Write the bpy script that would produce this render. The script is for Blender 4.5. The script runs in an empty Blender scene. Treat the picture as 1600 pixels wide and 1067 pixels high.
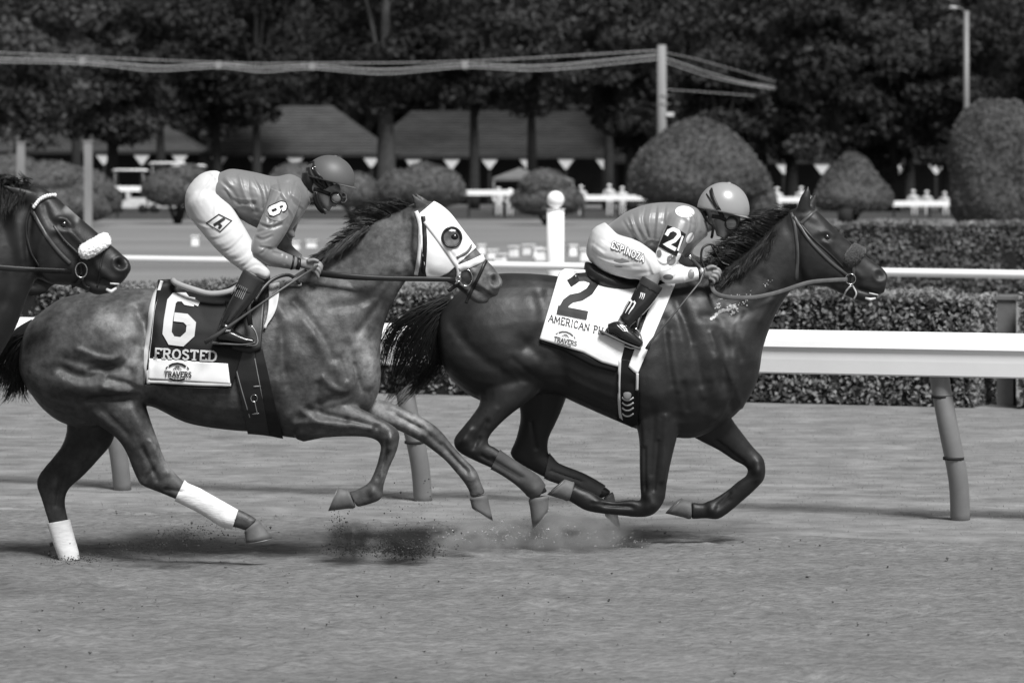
import bpy, bmesh, math, random
import numpy as np
from mathutils import Vector, Matrix
from mathutils.bvhtree import BVHTree
SC = bpy.context.scene
COL = SC.collection
# ---------------------------------------------------------------- camera, sky, sun, exposure
F = 4960.0      # focal length in photo pixels (1600 wide)
CH = 1.95       # camera height
HZ = 280.0      # horizon row of the photo
cam = bpy.data.cameras.new('camera'); co = bpy.data.objects.new('camera', cam); COL.objects.link(co)
co.location = (0, 0, CH); co.rotation_euler = (math.radians(90), 0, 0)
cam.sensor_width = 36; cam.lens = 36*F/1600; cam.shift_y = -(533.5-HZ)/1600
cam.clip_start = 0.5; cam.clip_end = 2000
cam.dof.use_dof = True; cam.dof.focus_distance = 16.2; cam.dof.aperture_fstop = 4.0
SC.camera = co
SUN_EL = math.radians(54); SUN_AZ = math.radians(153)      # azimuth clockwise from +Y (the view direction)
w = bpy.data.worlds.new('World'); SC.world = w; w.use_nodes = True
nt = w.node_tree; nt.nodes.clear()
sky = nt.nodes.new('ShaderNodeTexSky'); sky.sky_type = 'NISHITA'; sky.sun_disc = False
sky.sun_elevation = SUN_EL; sky.sun_rotation = SUN_AZ
bw = nt.nodes.new('ShaderNodeRGBToBW'); bg = nt.nodes.new('ShaderNodeBackground'); wo = nt.nodes.new('ShaderNodeOutputWorld')
bg.inputs[1].default_value = 0.07
nt.links.new(sky.outputs[0], bw.inputs[0]); nt.links.new(bw.outputs[0], bg.inputs[0]); nt.links.new(bg.outputs[0], wo.inputs[0])
sl = bpy.data.lights.new('sun', 'SUN'); sl.energy = 3.9; sl.angle = math.radians(20); sl.color = (1, 1, 1)
so = bpy.data.objects.new('sun', sl); COL.objects.link(so)
sd = Vector((math.sin(SUN_AZ)*math.cos(SUN_EL), math.cos(SUN_AZ)*math.cos(SUN_EL), math.sin(SUN_EL)))
so.rotation_euler = sd.to_track_quat('Z', 'Y').to_euler(); so.location = (0, 0, 40)
SC.view_settings.view_transform = 'Standard'; SC.view_settings.look = 'None'
SC.view_settings.exposure = 0.55; SC.view_settings.gamma = 1.0
RNG = np.random.default_rng(7); random.seed(7)

# ---------------------------------------------------------------- helpers
def pt(px, py, D):            # photo measurement -> world point at distance D
    return np.array(((px-800)*D/F, D, CH-(py-HZ)*D/F))
def topx(V):
    V = np.asarray(V, float)
    return 800+V[:, 0]*F/V[:, 1], HZ+(CH-V[:, 2])*F/V[:, 1]
def mat(name, val, rough=0.8, spec=0.3, var=0.0, scale=8.0, bump=0.0, bscale=40.0, stretch=(1, 1, 1), attr=None,
        detail=4, coat=0.0, sheen=0.0, var2=0.0, scale2=1.0, trans=0.0, metal=0.0, rvar=0.0, bdist=0.01, bump2=0.0, bscale2=15, bdist2=.01):
    m = bpy.data.materials.new(name); m.use_nodes = True; n = m.node_tree; N = n.nodes; L = n.links
    p = N['Principled BSDF']
    p.inputs['Roughness'].default_value = rough; p.inputs['Specular IOR Level'].default_value = spec
    p.inputs['Coat Weight'].default_value = coat; p.inputs['Coat Roughness'].default_value = 0.25
    p.inputs['Sheen Weight'].default_value = sheen; p.inputs['Metallic'].default_value = metal
    tc = N.new('ShaderNodeTexCoord'); mp = N.new('ShaderNodeMapping'); mp.inputs['Scale'].default_value = stretch
    L.new(tc.outputs['Object'], mp.inputs[0])
    v = N.new('ShaderNodeValue'); v.outputs[0].default_value = val; cur = v.outputs[0]
    if attr:
        a = N.new('ShaderNodeAttribute'); a.attribute_name = attr
        mm = N.new('ShaderNodeMath'); mm.operation = 'MULTIPLY'; L.new(cur, mm.inputs[0]); L.new(a.outputs['Fac'], mm.inputs[1]); cur = mm.outputs[0]
    for vr, sc_, dt in ((var, scale, detail), (var2, scale2, 2)):
        if vr:
            t = N.new('ShaderNodeTexNoise'); t.inputs['Scale'].default_value = sc_; t.inputs['Detail'].default_value = dt
            t.inputs['Roughness'].default_value = 0.65
            L.new(mp.outputs[0], t.inputs['Vector'])
            r = N.new('ShaderNodeMapRange'); r.inputs[1].default_value = 0.3; r.inputs[2].default_value = 0.7
            r.inputs[3].default_value = 1-vr; r.inputs[4].default_value = 1+vr
            L.new(t.outputs[0], r.inputs[0])
            mm = N.new('ShaderNodeMath'); mm.operation = 'MULTIPLY'; L.new(cur, mm.inputs[0]); L.new(r.outputs[0], mm.inputs[1]); cur = mm.outputs[0]
            if rvar and vr == var:
                rr = N.new('ShaderNodeMapRange'); rr.inputs[1].default_value = 0.3; rr.inputs[2].default_value = 0.7
                rr.inputs[3].default_value = rough-rvar; rr.inputs[4].default_value = rough+rvar
                L.new(t.outputs[0], rr.inputs[0]); L.new(rr.outputs[0], p.inputs['Roughness'])
    cc = N.new('ShaderNodeCombineColor')
    for i in range(3): L.new(cur, cc.inputs[i])
    L.new(cc.outputs[0], p.inputs['Base Color'])
    if bump:
        t = N.new('ShaderNodeTexNoise'); t.inputs['Scale'].default_value = bscale; t.inputs['Detail'].default_value = 5
        L.new(mp.outputs[0], t.inputs['Vector'])
        b = N.new('ShaderNodeBump'); b.inputs['Strength'].default_value = bump; b.inputs['Distance'].default_value = bdist
        L.new(t.outputs[0], b.inputs['Height']); L.new(b.outputs[0], p.inputs['Normal'])
        if bump2:
            t2 = N.new('ShaderNodeTexNoise'); t2.inputs['Scale'].default_value = bscale2; t2.inputs['Detail'].default_value = 2; t2.inputs['Distortion'].default_value = 0
            L.new(mp.outputs[0], t2.inputs['Vector']); b2 = N.new('ShaderNodeBump'); b2.inputs['Strength'].default_value = bump2; b2.inputs['Distance'].default_value = bdist2
            L.new(t2.outputs[0], b2.inputs['Height']); L.new(b2.outputs[0], b.inputs['Normal'])
    if trans:
        o = N['Material Output']; td = N.new('ShaderNodeBsdfTranslucent'); L.new(cc.outputs[0], td.inputs[0])
        mx = N.new('ShaderNodeMixShader'); mx.inputs[0].default_value = trans
        L.new(p.outputs[0], mx.inputs[1]); L.new(td.outputs[0], mx.inputs[2]); L.new(mx.outputs[0], o.inputs[0])
    return m
class MB:
    def __init__(s): s.V = []; s.F = []; s.n = 0
    def add(s, V, Fc):
        V = np.asarray(V, float).reshape(-1, 3); s.V.append(V)
        n = s.n; s.F.extend([tuple(i+n for i in f) for f in Fc]); s.n += len(V); return s
    def box(s, x0, x1, y0, y1, z0, z1):
        V = [(x, y, z) for x in (x0, x1) for y in (y0, y1) for z in (z0, z1)]
        return s.add(V, [(0, 1, 3, 2), (4, 6, 7, 5), (0, 4, 5, 1), (2, 3, 7, 6), (0, 2, 6, 4), (1, 5, 7, 3)])
    def tube(s, P, R, n=10, closed=True, flat=None):
        P = np.asarray(P, float); k = len(P); R = np.broadcast_to(np.asarray(R, float), (k,))
        T = np.gradient(P, axis=0) if k > 2 else np.repeat((P[1:]-P[:1]), k, 0)
        T /= np.linalg.norm(T, axis=1)[:, None]+1e-12
        up = np.array((0, 1, 0.)) if abs(T[:, 1]).mean() < .8 else np.array((0, 0, 1.))
        V = []
        for i in range(k):
            a = np.cross(T[i], up); a /= np.linalg.norm(a)+1e-12; b = np.cross(T[i], a)
            fa, fb = flat if flat else (1, 1)
            for j in range(n):
                t = 2*math.pi*j/n; V.append(P[i]+R[i]*(fa*a*math.cos(t)+fb*b*math.sin(t)))
        Fc = [(i*n+j, i*n+(j+1) % n, (i+1)*n+(j+1) % n, (i+1)*n+j) for i in range(k-1) for j in range(n)]
        if closed: Fc += [tuple(range(n))[::-1], tuple((k-1)*n+j for j in range(n))]
        return s.add(V, Fc)
    def sphere(s, c, r, n=12, m=8, axes=None):
        r = np.broadcast_to(np.asarray(r, float), (3,)); V = [np.array((0, 0, 1.))]
        for i in range(1, m):
            a = math.pi*i/m
            V += [np.array((math.sin(a)*math.cos(2*math.pi*j/n), math.sin(a)*math.sin(2*math.pi*j/n), math.cos(a))) for j in range(n)]
        V.append(np.array((0, 0, -1.))); V = np.array(V)*r+np.asarray(c)
        Fc = [(0, 1+j, 1+(j+1) % n) for j in range(n)]
        for i in range(m-2):
            Fc += [(1+i*n+j, 1+(i+1)*n+j, 1+(i+1)*n+(j+1) % n, 1+i*n+(j+1) % n) for j in range(n)]
        e = 1+(m-1)*n; Fc += [(1+(m-2)*n+(j+1) % n, 1+(m-2)*n+j, e) for j in range(n)]
        return s.add(V, Fc)
    def data(s, name):
        me = bpy.data.meshes.new(name); me.from_pydata(np.concatenate(s.V).tolist() if s.V else [], [], s.F); me.update(); return me
def place(o, parent=None, origin=None):
    if parent is not None:
        o.parent = parent
        if parent.type == 'EMPTY' or parent.get('_org'):
            o.matrix_parent_inverse = Matrix.Translation(-parent.location)
    elif origin is not None:
        o.data.transform(Matrix.Translation(-Vector(origin))); o.location = origin; o['_org'] = 1
    return o
def obj(name, mb, m, parent=None, origin=None, smooth=True, solid=0.0):
    me = mb.data(name) if isinstance(mb, MB) else mb
    me.name = name
    o = bpy.data.objects.new(name, me); COL.objects.link(o)
    if m is not None: me.materials.clear(); me.materials.append(m)
    if smooth: me.polygons.foreach_set('use_smooth', [True]*len(me.polygons))
    if solid:
        md = o.modifiers.new('thickness', 'SOLIDIFY'); md.thickness = solid; md.offset = 1
    return place(o, parent, origin)
def tag(o, label=None, cat=None, group=None, kind=None):
    if label: o['label'] = label
    if cat: o['category'] = cat
    if group: o['group'] = group
    if kind: o['kind'] = kind
    return o
def thing(name, label, cat, loc, group=None, rz=0):
    o = bpy.data.objects.new(name, None); COL.objects.link(o); o.location = loc; o.empty_display_size = 0.2
    o.rotation_euler = (0, 0, rz)
    return tag(o, label, cat, group)
def catmull(A, k):
    A = np.asarray(A, float)
    if len(A) < 3 or k < 2: return A
    P = np.vstack([2*A[0]-A[1], A, 2*A[-1]-A[-2]]); out = []
    for i in range(1, len(P)-2):
        p0, p1, p2, p3 = P[i-1], P[i], P[i+1], P[i+2]
        for t in np.arange(k)/k:
            out.append(.5*((2*p1)+(-p0+p2)*t+(2*p0-5*p1+4*p2-p3)*t*t+(-p0+3*p1-3*p2+p3)*t**3))
    out.append(A[-1]); return np.array(out)
# a station: (x1,y1,x2,y2,w,dy): two outline points, half depth w, side offset dy in metres
def circ(L):                    # (x,y,r,w,dy) centre stations -> outline pairs
    L = [tuple(l)+((l[2],) if len(l) < 4 else ())+((0.0,) if len(l) < 5 else ()) for l in L]
    out = []
    for i, (x, y, r, w_, dy) in enumerate(L):
        a = L[max(0, i-1)]; b = L[min(len(L)-1, i+1)]
        t = np.array((b[0]-a[0], b[1]-a[1]), float); t /= np.linalg.norm(t)+1e-9; n = (t[1], -t[0])
        out.append((x+n[0]*r, y+n[1]*r, x-n[0]*r, y-n[1]*r, w_, dy))
    return out
def loft(mb, S, D, n=20, k=3, egg=0.0, e=1.0):
    S = [tuple(s)+((0.0,) if len(s) < 6 else ()) for s in S]
    S = catmull(S, k); V = []
    for (x1, y1, x2, y2, w_, dy) in S:
        a = pt(x1, y1, D+dy); b = pt(x2, y2, D+dy); c = (a+b)/2; h = (a-b)/2; wm = max(w_, .5)*D/F
        for j in range(n):
            t = 2*math.pi*j/n; cs, sn = math.cos(t), math.sin(t)
            if e != 1.0: cs = math.copysign(abs(cs)**e, cs); sn = math.copysign(abs(sn)**e, sn)
            V.append(c+h*cs+np.array((0, 1, 0))*wm*sn*(1-egg*cs))
    m = len(S)
    Fc = [(i*n+j, i*n+(j+1) % n, (i+1)*n+(j+1) % n, (i+1)*n+j) for i in range(m-1) for j in range(n)]
    Fc += [tuple(range(n))[::-1], tuple((m-1)*n+j for j in range(n))]
    return mb.add(V, Fc)
def remesh(mb, voxel, smooth=4, lam=0.5):
    me = mb.data('tmp'); o = bpy.data.objects.new('tmp', me); COL.objects.link(o)
    md = o.modifiers.new('r', 'REMESH'); md.mode = 'VOXEL'; md.voxel_size = voxel; md.adaptivity = 0
    dg = bpy.context.evaluated_depsgraph_get(); dg.update()
    r = bpy.data.meshes.new_from_object(o.evaluated_get(dg)); bpy.data.objects.remove(o); bpy.data.meshes.remove(me)
    V = np.empty(len(r.vertices)*3); r.vertices.foreach_get('co', V); V = V.reshape(-1, 3)
    E = np.empty(len(r.edges)*2, np.int64); r.edges.foreach_get('vertices', E); E = E.reshape(-1, 2)
    V = lap(V, E, smooth, lam)
    r.vertices.foreach_set('co', V.ravel()); r.update()
    return r
def lap(V, E, it, lam=0.5):
    n = len(V); deg = np.bincount(E.ravel(), minlength=n).astype(float); deg[deg == 0] = 1
    for _ in range(it):
        S = np.zeros_like(V)
        for c in range(3):
            S[:, c] = np.bincount(E[:, 0], V[E[:, 1], c], n)+np.bincount(E[:, 1], V[E[:, 0], c], n)
        V = V+lam*(S/deg[:, None]-V)
    return V
def vn(me):
    V = np.empty(len(me.vertices)*3); me.vertices.foreach_get('co', V)
    N = np.empty(len(me.vertices)*3); me.vertex_normals.foreach_get('vector', N)
    return V.reshape(-1, 3), N.reshape(-1, 3)
def pdist(x, y, P):
    d = np.full(x.shape, 1e9)
    P = np.asarray(P, float)
    if len(P) == 1: return np.hypot(x-P[0, 0], y-P[0, 1])
    for (ax, ay), (bx, by) in zip(P[:-1], P[1:]):
        l2 = (bx-ax)**2+(by-ay)**2+1e-9
        t = np.clip(((x-ax)*(bx-ax)+(y-ay)*(by-ay))/l2, 0, 1)
        d = np.minimum(d, np.hypot(x-ax-t*(bx-ax), y-ay-t*(by-ay)))
    return d
def sculpt(me, strokes, noise=0.0):     # stroke: (points, sigma px, amplitude mm[, taper])
    V, N = vn(me); x, y = topx(V); f = np.clip(np.abs(N[:, 1])*1.3, 0, 1); h = np.zeros(len(V))
    for s in strokes:
        P, sg, am = s[0], s[1], s[2]
        if len(P) > 2: P = catmull(P, 4)
        d = pdist(x, y, P); k = np.exp(-(d/sg)**2)
        if len(s) > 3:
            side = s[3]; k = k*(V[:, 1] < side)
        h += am*.001*k
    V = V+N*(h*f)[:, None]
    me.vertices.foreach_set('co', V.ravel()); me.update()
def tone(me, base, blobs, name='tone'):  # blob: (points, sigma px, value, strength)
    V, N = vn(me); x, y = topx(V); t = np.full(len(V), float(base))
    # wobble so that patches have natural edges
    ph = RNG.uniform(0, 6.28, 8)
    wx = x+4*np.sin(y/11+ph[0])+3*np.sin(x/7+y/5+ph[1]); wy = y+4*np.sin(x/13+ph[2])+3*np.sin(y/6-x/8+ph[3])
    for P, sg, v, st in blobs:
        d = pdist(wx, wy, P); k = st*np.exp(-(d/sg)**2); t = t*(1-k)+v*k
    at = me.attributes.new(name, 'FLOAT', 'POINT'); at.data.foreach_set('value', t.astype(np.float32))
def bvh(me, T=None):
    V, _ = vn(me); P = [tuple(p.vertices) for p in me.polygons]
    return BVHTree.FromPolygons(V.tolist(), P)
CAMP = Vector((0, 0, CH))
def ray(bs, px, py):
    d = Vector(pt(px, py, 1.0)-np.array(CAMP)).normalized(); best = None
    for b in bs:
        h = b.ray_cast(CAMP, d)
        if h[0] is not None and (best is None or h[3] < best[3]): best = h
    return (best[0], best[1], d) if best else (None, None, d)
def drape(bs, P, off, Dd, sm=0):            # list of px points -> world points lying on the surface
    out = []; last = None; miss = []
    for i, (x, y) in enumerate(P):
        h, n, d = ray(bs, x, y)
        if h is None: miss.append(i); out.append(None)
        else: out.append(h.y)
    known = [v for v in out if v is not None]
    if not known: out = [Dd]*len(P)
    else:
        idx = [i for i, v in enumerate(out) if v is not None]
        out = list(np.interp(range(len(out)), idx, [out[i] for i in idx]))
    for _ in range(sm): out = [out[0]]+[(out[i-1]+2*out[i]+out[i+1])/4 for i in range(1, len(out)-1)]+[out[-1]]
    return [pt(x, y, D-off) for (x, y), D in zip(P, out)]
def patch(bs, top, bot, nu, nv, off, Dd, sm=6, wrinkle=0.0, seed=1):
    tp = resamp(top, nu); bt = resamp(bot, nu); g = np.empty((nv, nu)); XY = np.empty((nv, nu, 2))
    for j in range(nv):
        for i in range(nu):
            q = tp[i]*(1-j/(nv-1))+bt[i]*j/(nv-1); XY[j, i] = q
            h, n, d = ray(bs, q[0], q[1]); g[j, i] = h.y if h is not None else np.nan
    for _ in range(max(nu, nv)):                      # fill misses from neighbours
        if not np.isnan(g).any(): break
        p = np.pad(g, 1, constant_values=np.nan); nb = np.stack([p[:-2, 1:-1], p[2:, 1:-1], p[1:-1, :-2], p[1:-1, 2:]])
        with np.errstate(all='ignore'):
            import warnings; warnings.simplefilter('ignore'); mn = np.nanmean(nb, 0)
        g = np.where(np.isnan(g), mn, g)
    g = np.where(np.isnan(g), Dd, g)
    g0 = g.copy()
    for _ in range(sm):
        p = np.pad(g, 1, mode='edge'); g = (p[:-2, 1:-1]+p[2:, 1:-1]+p[1:-1, :-2]+p[1:-1, 2:]+4*g)/8
        g = np.minimum(g, g0)
    r = np.random.default_rng(seed)
    if wrinkle:
        u = np.linspace(0, 1, nu)[None, :]; v = np.linspace(0, 1, nv)[:, None]; wv = 0
        for k in range(7):
            a, b, c = r.uniform(3, 14), r.uniform(-7, 7), r.uniform(0, 6.28); wv = wv+np.sin(a*u+b*v*1.5+c+1.5*np.sin(3*v+c))/(1+.25*k)
        g = g-np.abs(wrinkle*wv)*.6
    V = [pt(XY[j, i, 0], XY[j, i, 1], g[j, i]-off) for j in range(nv) for i in range(nu)]
    Fc = [(j*nu+i, (j+1)*nu+i, (j+1)*nu+i+1, j*nu+i+1) for j in range(nv-1) for i in range(nu-1)]
    return MB().add(V, Fc)
def resamp(P, n):
    P = np.asarray(P, float); d = np.r_[0, np.cumsum(np.hypot(*np.diff(P, axis=0).T))]; t = np.linspace(0, d[-1], n)
    return np.stack([np.interp(t, d, P[:, 0]), np.interp(t, d, P[:, 1])], 1)
def strip(mb, bs, P, width, off, Dd, step=3.0, sm=2, closed=False, thick=0.0, smooth_curve=False):
    """flat strap or stroke lying on a surface along a px polyline"""
    P = np.asarray(P, float)
    if smooth_curve: P = catmull(P, 4)
    L = np.hypot(*np.diff(P, axis=0).T).sum()
    n = max(2, int(L/step)+1)
    if not smooth_curve:                                 # keep corners sharp
        pts = []
        for a, b in zip(P[:-1], P[1:]):
            k = max(1, int(np.hypot(*(b-a))/step)); pts += [a+(b-a)*t/k for t in range(k)]
        pts.append(P[-1]); P = np.array(pts)
    else: P = resamp(P, n)
    if closed: T = np.roll(P[:-1], -1, 0)-np.roll(P[:-1], 1, 0); T = np.vstack([T, T[:1]])
    else: T = np.gradient(P, axis=0)
    T /= np.linalg.norm(T, axis=1)[:, None]+1e-9
    Nn = np.stack([T[:, 1], -T[:, 0]], 1); W = np.broadcast_to(np.asarray(width, float), (len(P),)) if np.ndim(width) == 0 else np.interp(np.linspace(0, 1, len(P)), np.linspace(0, 1, len(width)), width)
    # mitre
    if closed: dr = np.roll(P[:-1], -1, 0)-P[:-1]; dr = np.vstack([dr, dr[:1]])
    else: dr = np.vstack([np.diff(P, axis=0), P[-1:]-P[-2:-1]])
    dr /= np.linalg.norm(dr, axis=1)[:, None]+1e-9
    ms = 1/np.clip(np.abs((Nn*np.stack([dr[:, 1], -dr[:, 0]], 1)).sum(1)), .55, 1)
    A = P+Nn*(W*ms/2)[:, None]; B = P-Nn*(W*ms/2)[:, None]
    a = drape(bs, A, off, Dd, sm); c = drape(bs, P, off, Dd, sm); b = drape(bs, B, off, Dd, sm); n = len(P)
    Fc = [(i, i+1, n+i+1, n+i) for i in range(n-1)]+[(n+i, n+i+1, 2*n+i+1, 2*n+i) for i in range(n-1)]
    return mb.add(a+c+b, Fc)
GL = {  # stroke letters, unit height, (width, strokes, serifs)
 'A': (.75, [[(0.02, 0), (.37, 1), (.73, 0)], [(.15, .36), (.6, .36)]], [(0.02, 0), (.73, 0)]),
 'C': (.7, [[(.62, .78), (.5, .96), (.3, 1), (.1, .85), (.04, .5), (.1, .15), (.3, 0), (.5, .04), (.64, .22)]], []),
 'D': (.75, [[(.1, 0), (.1, 1), (.4, 1), (.62, .82), (.68, .5), (.62, .18), (.4, 0), (.1, 0)]], [(.06, 0), (.06, 1)]),
 'E': (.65, [[(.1, 0), (.1, 1)], [(.02, 1), (.56, 1), (.58, .8)], [(.1, .52), (.42, .52)], [(.02, 0), (.58, 0), (.6, .22)]], []),
 'F': (.62, [[(.1, 0), (.1, 1)], [(.02, 1), (.56, 1), (.58, .8)], [(.1, .52), (.42, .52)]], [(.1, 0)]),
 'G': (.72, [[(.62, .78), (.5, .96), (.3, 1), (.1, .85), (.04, .5), (.1, .15), (.3, 0), (.5, .02), (.62, .1), (.62, .42), (.4, .42)]], []),
 'H': (.78, [[(.12, 0), (.12, 1)], [(.66, 0), (.66, 1)], [(.12, .5), (.66, .5)]], [(.12, 0), (.12, 1), (.66, 0), (.66, 1)]),
 'I': (.35, [[(.17, 0), (.17, 1)]], [(.17, 0), (.17, 1)]),
 'K': (.72, [[(.12, 0), (.12, 1)], [(.62, 1), (.14, .42)], [(.28, .56), (.66, 0)]], [(.12, 0), (.12, 1)]),
 'M': (.95, [[(.1, 0), (.12, 1), (.47, .2), (.82, 1), (.84, 0)]], [(.1, 0), (.84, 0)]),
 'N': (.8, [[(.1, 0), (.1, 1), (.68, 0), (.68, 1)]], [(.1, 0), (.68, 1)]),
 'O': (.78, [[(.38, 1), (.14, .85), (.05, .5), (.14, .15), (.38, 0), (.62, .15), (.71, .5), (.62, .85), (.38, 1)]], []),
 'P': (.65, [[(.12, 0), (.12, 1), (.42, 1), (.58, .88), (.58, .62), (.42, .5), (.12, .5)]], [(.12, 0), (.06, 1)]),
 'R': (.72, [[(.12, 0), (.12, 1), (.42, 1), (.58, .88), (.58, .62), (.42, .5), (.12, .5)], [(.36, .5), (.64, 0)]], [(.12, 0), (.06, 1), (.66, 0)]),
 'S': (.62, [[(.52, .8), (.42, .97), (.25, 1), (.08, .88), (.08, .68), (.28, .54), (.5, .4), (.54, .2), (.42, .03), (.22, 0), (.06, .2)]], []),
 'T': (.7, [[(.33, 0), (.33, 1)], [(.02, .8), (.04, 1), (.62, 1), (.64, .8)]], [(.33, 0)]),
 'V': (.75, [[(.04, 1), (.37, 0), (.7, 1)]], [(.04, 1), (.7, 1)]),
 'Y': (.75, [[(.04, 1), (.37, .5), (.7, 1)], [(.37, .5), (.37, 0)]], [(.04, 1), (.7, 1), (.37, 0)]),
 'Z': (.65, [[(.06, 1), (.56, 1), (.06, 0), (.58, 0)]], []), ' ': (.4, [], []),
 '6': (.62, [[(.5, .72), (.5, .88), (.4, 1), (.22, 1), (.12, .88), (.12, .12), (.22, 0), (.42, 0), (.52, .12), (.52, .44), (.42, .56), (.14, .56)]], []),
 '2': (.62, [[(.1, .72), (.14, .9), (.26, 1), (.42, 1), (.54, .88), (.54, .66), (.12, .2), (.1, 0), (.58, 0)]], []),
 '1': (.4, [[(.05, .78), (.22, 1), (.22, 0)]], [(.22, 0)]),
}
def text(mb, bs, s, org, ux, uy, th, off, Dd, serif=.0, step=2.0, gap=.12, arc=0.0):
    """org px, ux = px vector of one unit of advance, uy = px vector of letter height, th = stroke px"""
    org = np.array(org, float); ux = np.array(ux, float); uy = np.array(uy, float); x = 0
    for ch in s:
        w_, st, sf = GL[ch]
        def M(p, x=x):
            q = org+ux*(x+p[0])+uy*p[1]; return q+uy*arc*((x+p[0]))**2
        for S in st: strip(mb, bs, [M(p) for p in S], th, off, Dd, step=step, sm=0)
        if serif:
            for p in sf: strip(mb, bs, [M((p[0]-serif, p[1])), M((p[0]+serif, p[1]))], th*.8, off+.0006, Dd, step=step, sm=0)
        x += w_+gap
    return x
def shell(body, poly, off, name, m, parent, Dr=None, solid=.003, sm=0):
    """cloth, bandage or band wrapped round the body: the body surface inside a px polygon, lifted off it"""
    V, N = vn(body); x, y = topx(V); poly = np.asarray(poly, float)
    ok = (x > poly[:, 0].min()-4) & (x < poly[:, 0].max()+4) & (y > poly[:, 1].min()-4) & (y < poly[:, 1].max()+4)
    if Dr: ok &= (V[:, 1] > Dr[0]) & (V[:, 1] < Dr[1])
    idx = np.full(len(V), -1); idx[ok] = np.arange(ok.sum())
    nl = np.empty(len(body.polygons)*4, np.int64)
    L = np.empty(len(body.loops), np.int64); body.loops.foreach_get('vertex_index', L); Q = L.reshape(-1, 4)
    Q = Q[ok[Q].all(1)]
    me = bpy.data.meshes.new(name); me.from_pydata((V[ok]+N[ok]*off).tolist(), [], idx[Q].tolist())
    b = bmesh.new(); b.from_mesh(me)
    area = 0.5*np.sum(poly[:, 0]*np.roll(poly[:, 1], -1)-np.roll(poly[:, 0], -1)*poly[:, 1])
    for i in range(len(poly)):
        p, q = poly[i], poly[(i+1) % len(poly)]
        r1 = Vector(pt(*p, 1.0))-CAMP; r2 = Vector(pt(*q, 1.0))-CAMP; n = r1.cross(r2).normalized()
        c = Vector(pt(*poly.mean(0), 1.0))-CAMP
        if n.dot(c) > 0: n = -n
        bmesh.ops.bisect_plane(b, geom=b.verts[:]+b.edges[:]+b.faces[:], plane_co=CAMP, plane_no=n, clear_outer=True, clear_inner=False)
    b.to_mesh(me); b.free()
    return obj(name, me, m, parent, solid=solid)
def strands(guides, n, r0, seed, spread=(.01, .05), seg=10, sides=3, rt=.25, shrink=(.65, 1.0), mb=None):
    """hair: n tapered strands, each blended between two neighbouring guide curves (world points root->tip)"""
    r = np.random.default_rng(seed); mb = mb or MB(); G = [resamp3(catmull(g, 5), seg) for g in guides]
    nl = max(3, n//7); lock = [(r.uniform(0, max(0.001, len(G)-1.001)), r.normal(0, spread[0], 3), r.normal(0, spread[1], 3), r.uniform(0, 6.28), r.normal(0, 1, 3)*spread[1]*.45, r.uniform(*shrink), r.uniform(4, 8)) for _ in range(nl)]
    for k in range(n):
        lu, l0, l1, ph, la, L, fr = lock[r.integers(nl)]
        u = min(max(lu+r.normal(0, .1), 0), max(0.0, len(G)-1.001)); i = int(u); f = u-i
        C = G[i]*(1-f)+(G[i+1]*f if len(G) > 1 else 0)
        L = L*r.uniform(.8, 1.05); t = np.clip(np.linspace(0, L, seg), 0, 1); s = np.linspace(0, 1, seg)
        C = np.stack([np.interp(t, s, C[:, q]) for q in range(3)], 1)
        conv = (1-.75*s)[:, None]                     # hairs of a lock draw together towards the tip
        C = C+l0+r.normal(0, spread[0]*.9, 3)*conv+np.outer(s**1.3, l1)+np.outer(np.sin(s*fr+ph)*s, la)+np.outer(s**2, r.normal(0, spread[1]*.22, 3))
        mb.tube(C, r0*r.uniform(.6, 1.3)*(1-(1-rt)*s), sides, closed=False)
    return mb
def resamp3(P, n):
    P = np.asarray(P, float); d = np.r_[0, np.cumsum(np.linalg.norm(np.diff(P, axis=0), axis=1))]; t = np.linspace(0, d[-1], n)
    return np.stack([np.interp(t, d, P[:, k]) for k in range(3)], 1)
def leaves(mb, C, size, seed=0, flatz=1.0, Nn=None):
    r = np.random.default_rng(seed); n = len(C)
    u = r.normal(size=(n, 3)); 
    if Nn is not None: u = u*.8+0; u -= (u*Nn).sum(1)[:, None]*Nn*.7
    u /= np.linalg.norm(u, axis=1)[:, None]; v = r.normal(size=(n, 3)); v -= (v*u).sum(1)[:, None]*u; v /= np.linalg.norm(v, axis=1)[:, None]
    s = size*r.uniform(.6, 1.35, n)[:, None]
    V = np.stack([C-u*s, C-v*s*.55, C+u*s, C+v*s*.55], 1).reshape(-1, 3)
    Q = np.arange(4*n).reshape(-1, 4)
    return mb.add(V, Q.tolist())
# ---------------------------------------------------------------- materials
M = {}
M['dirt'] = mat('dirt', .15, .95, .1, var=.34, scale=26, bump=.8, bscale=42, detail=9, stretch=(.6, 1, 1), var2=.12, scale2=1.6, bdist=.02)
M['clod'] = mat('clod', .07, .95, .1, var=.3, scale=30)
M['turf'] = mat('turf', .18, .9, .1, var=.3, scale=5, bump=.5, bscale=40, detail=7, stretch=(.7, 1, 1), var2=.2, scale2=2.2, bdist=.02)
M['lawn'] = mat('lawn', .17, .9, .15, var=.28, scale=.9, detail=7, stretch=(.15, 1, 1), var2=.2, scale2=.12)
M['blade'] = mat('blade', .26, .8, .2, var=.3, scale=6, trans=.35)
M['gpost'] = mat('faded_post', .13, .8, .2, var=.2, scale=5)
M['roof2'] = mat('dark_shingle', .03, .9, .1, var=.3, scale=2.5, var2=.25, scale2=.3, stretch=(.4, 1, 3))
M['tree_shade'] = mat('tree_shade', .05, .95, .1, var=.3, scale=1.5, stretch=(.3, 1, 1))  # dark tone holding the shade beneath the far trees
M['path'] = mat('path', .19, .9, .1, var=.1, scale=2)
M['bark'] = mat('bark', .03, .95, .1, var=.3, scale=6, bump=.5, bscale=14)
M['bark2'] = mat('pale_bark', .05, .95, .1, var=.3, scale=3, bump=.5, bscale=10)
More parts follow.
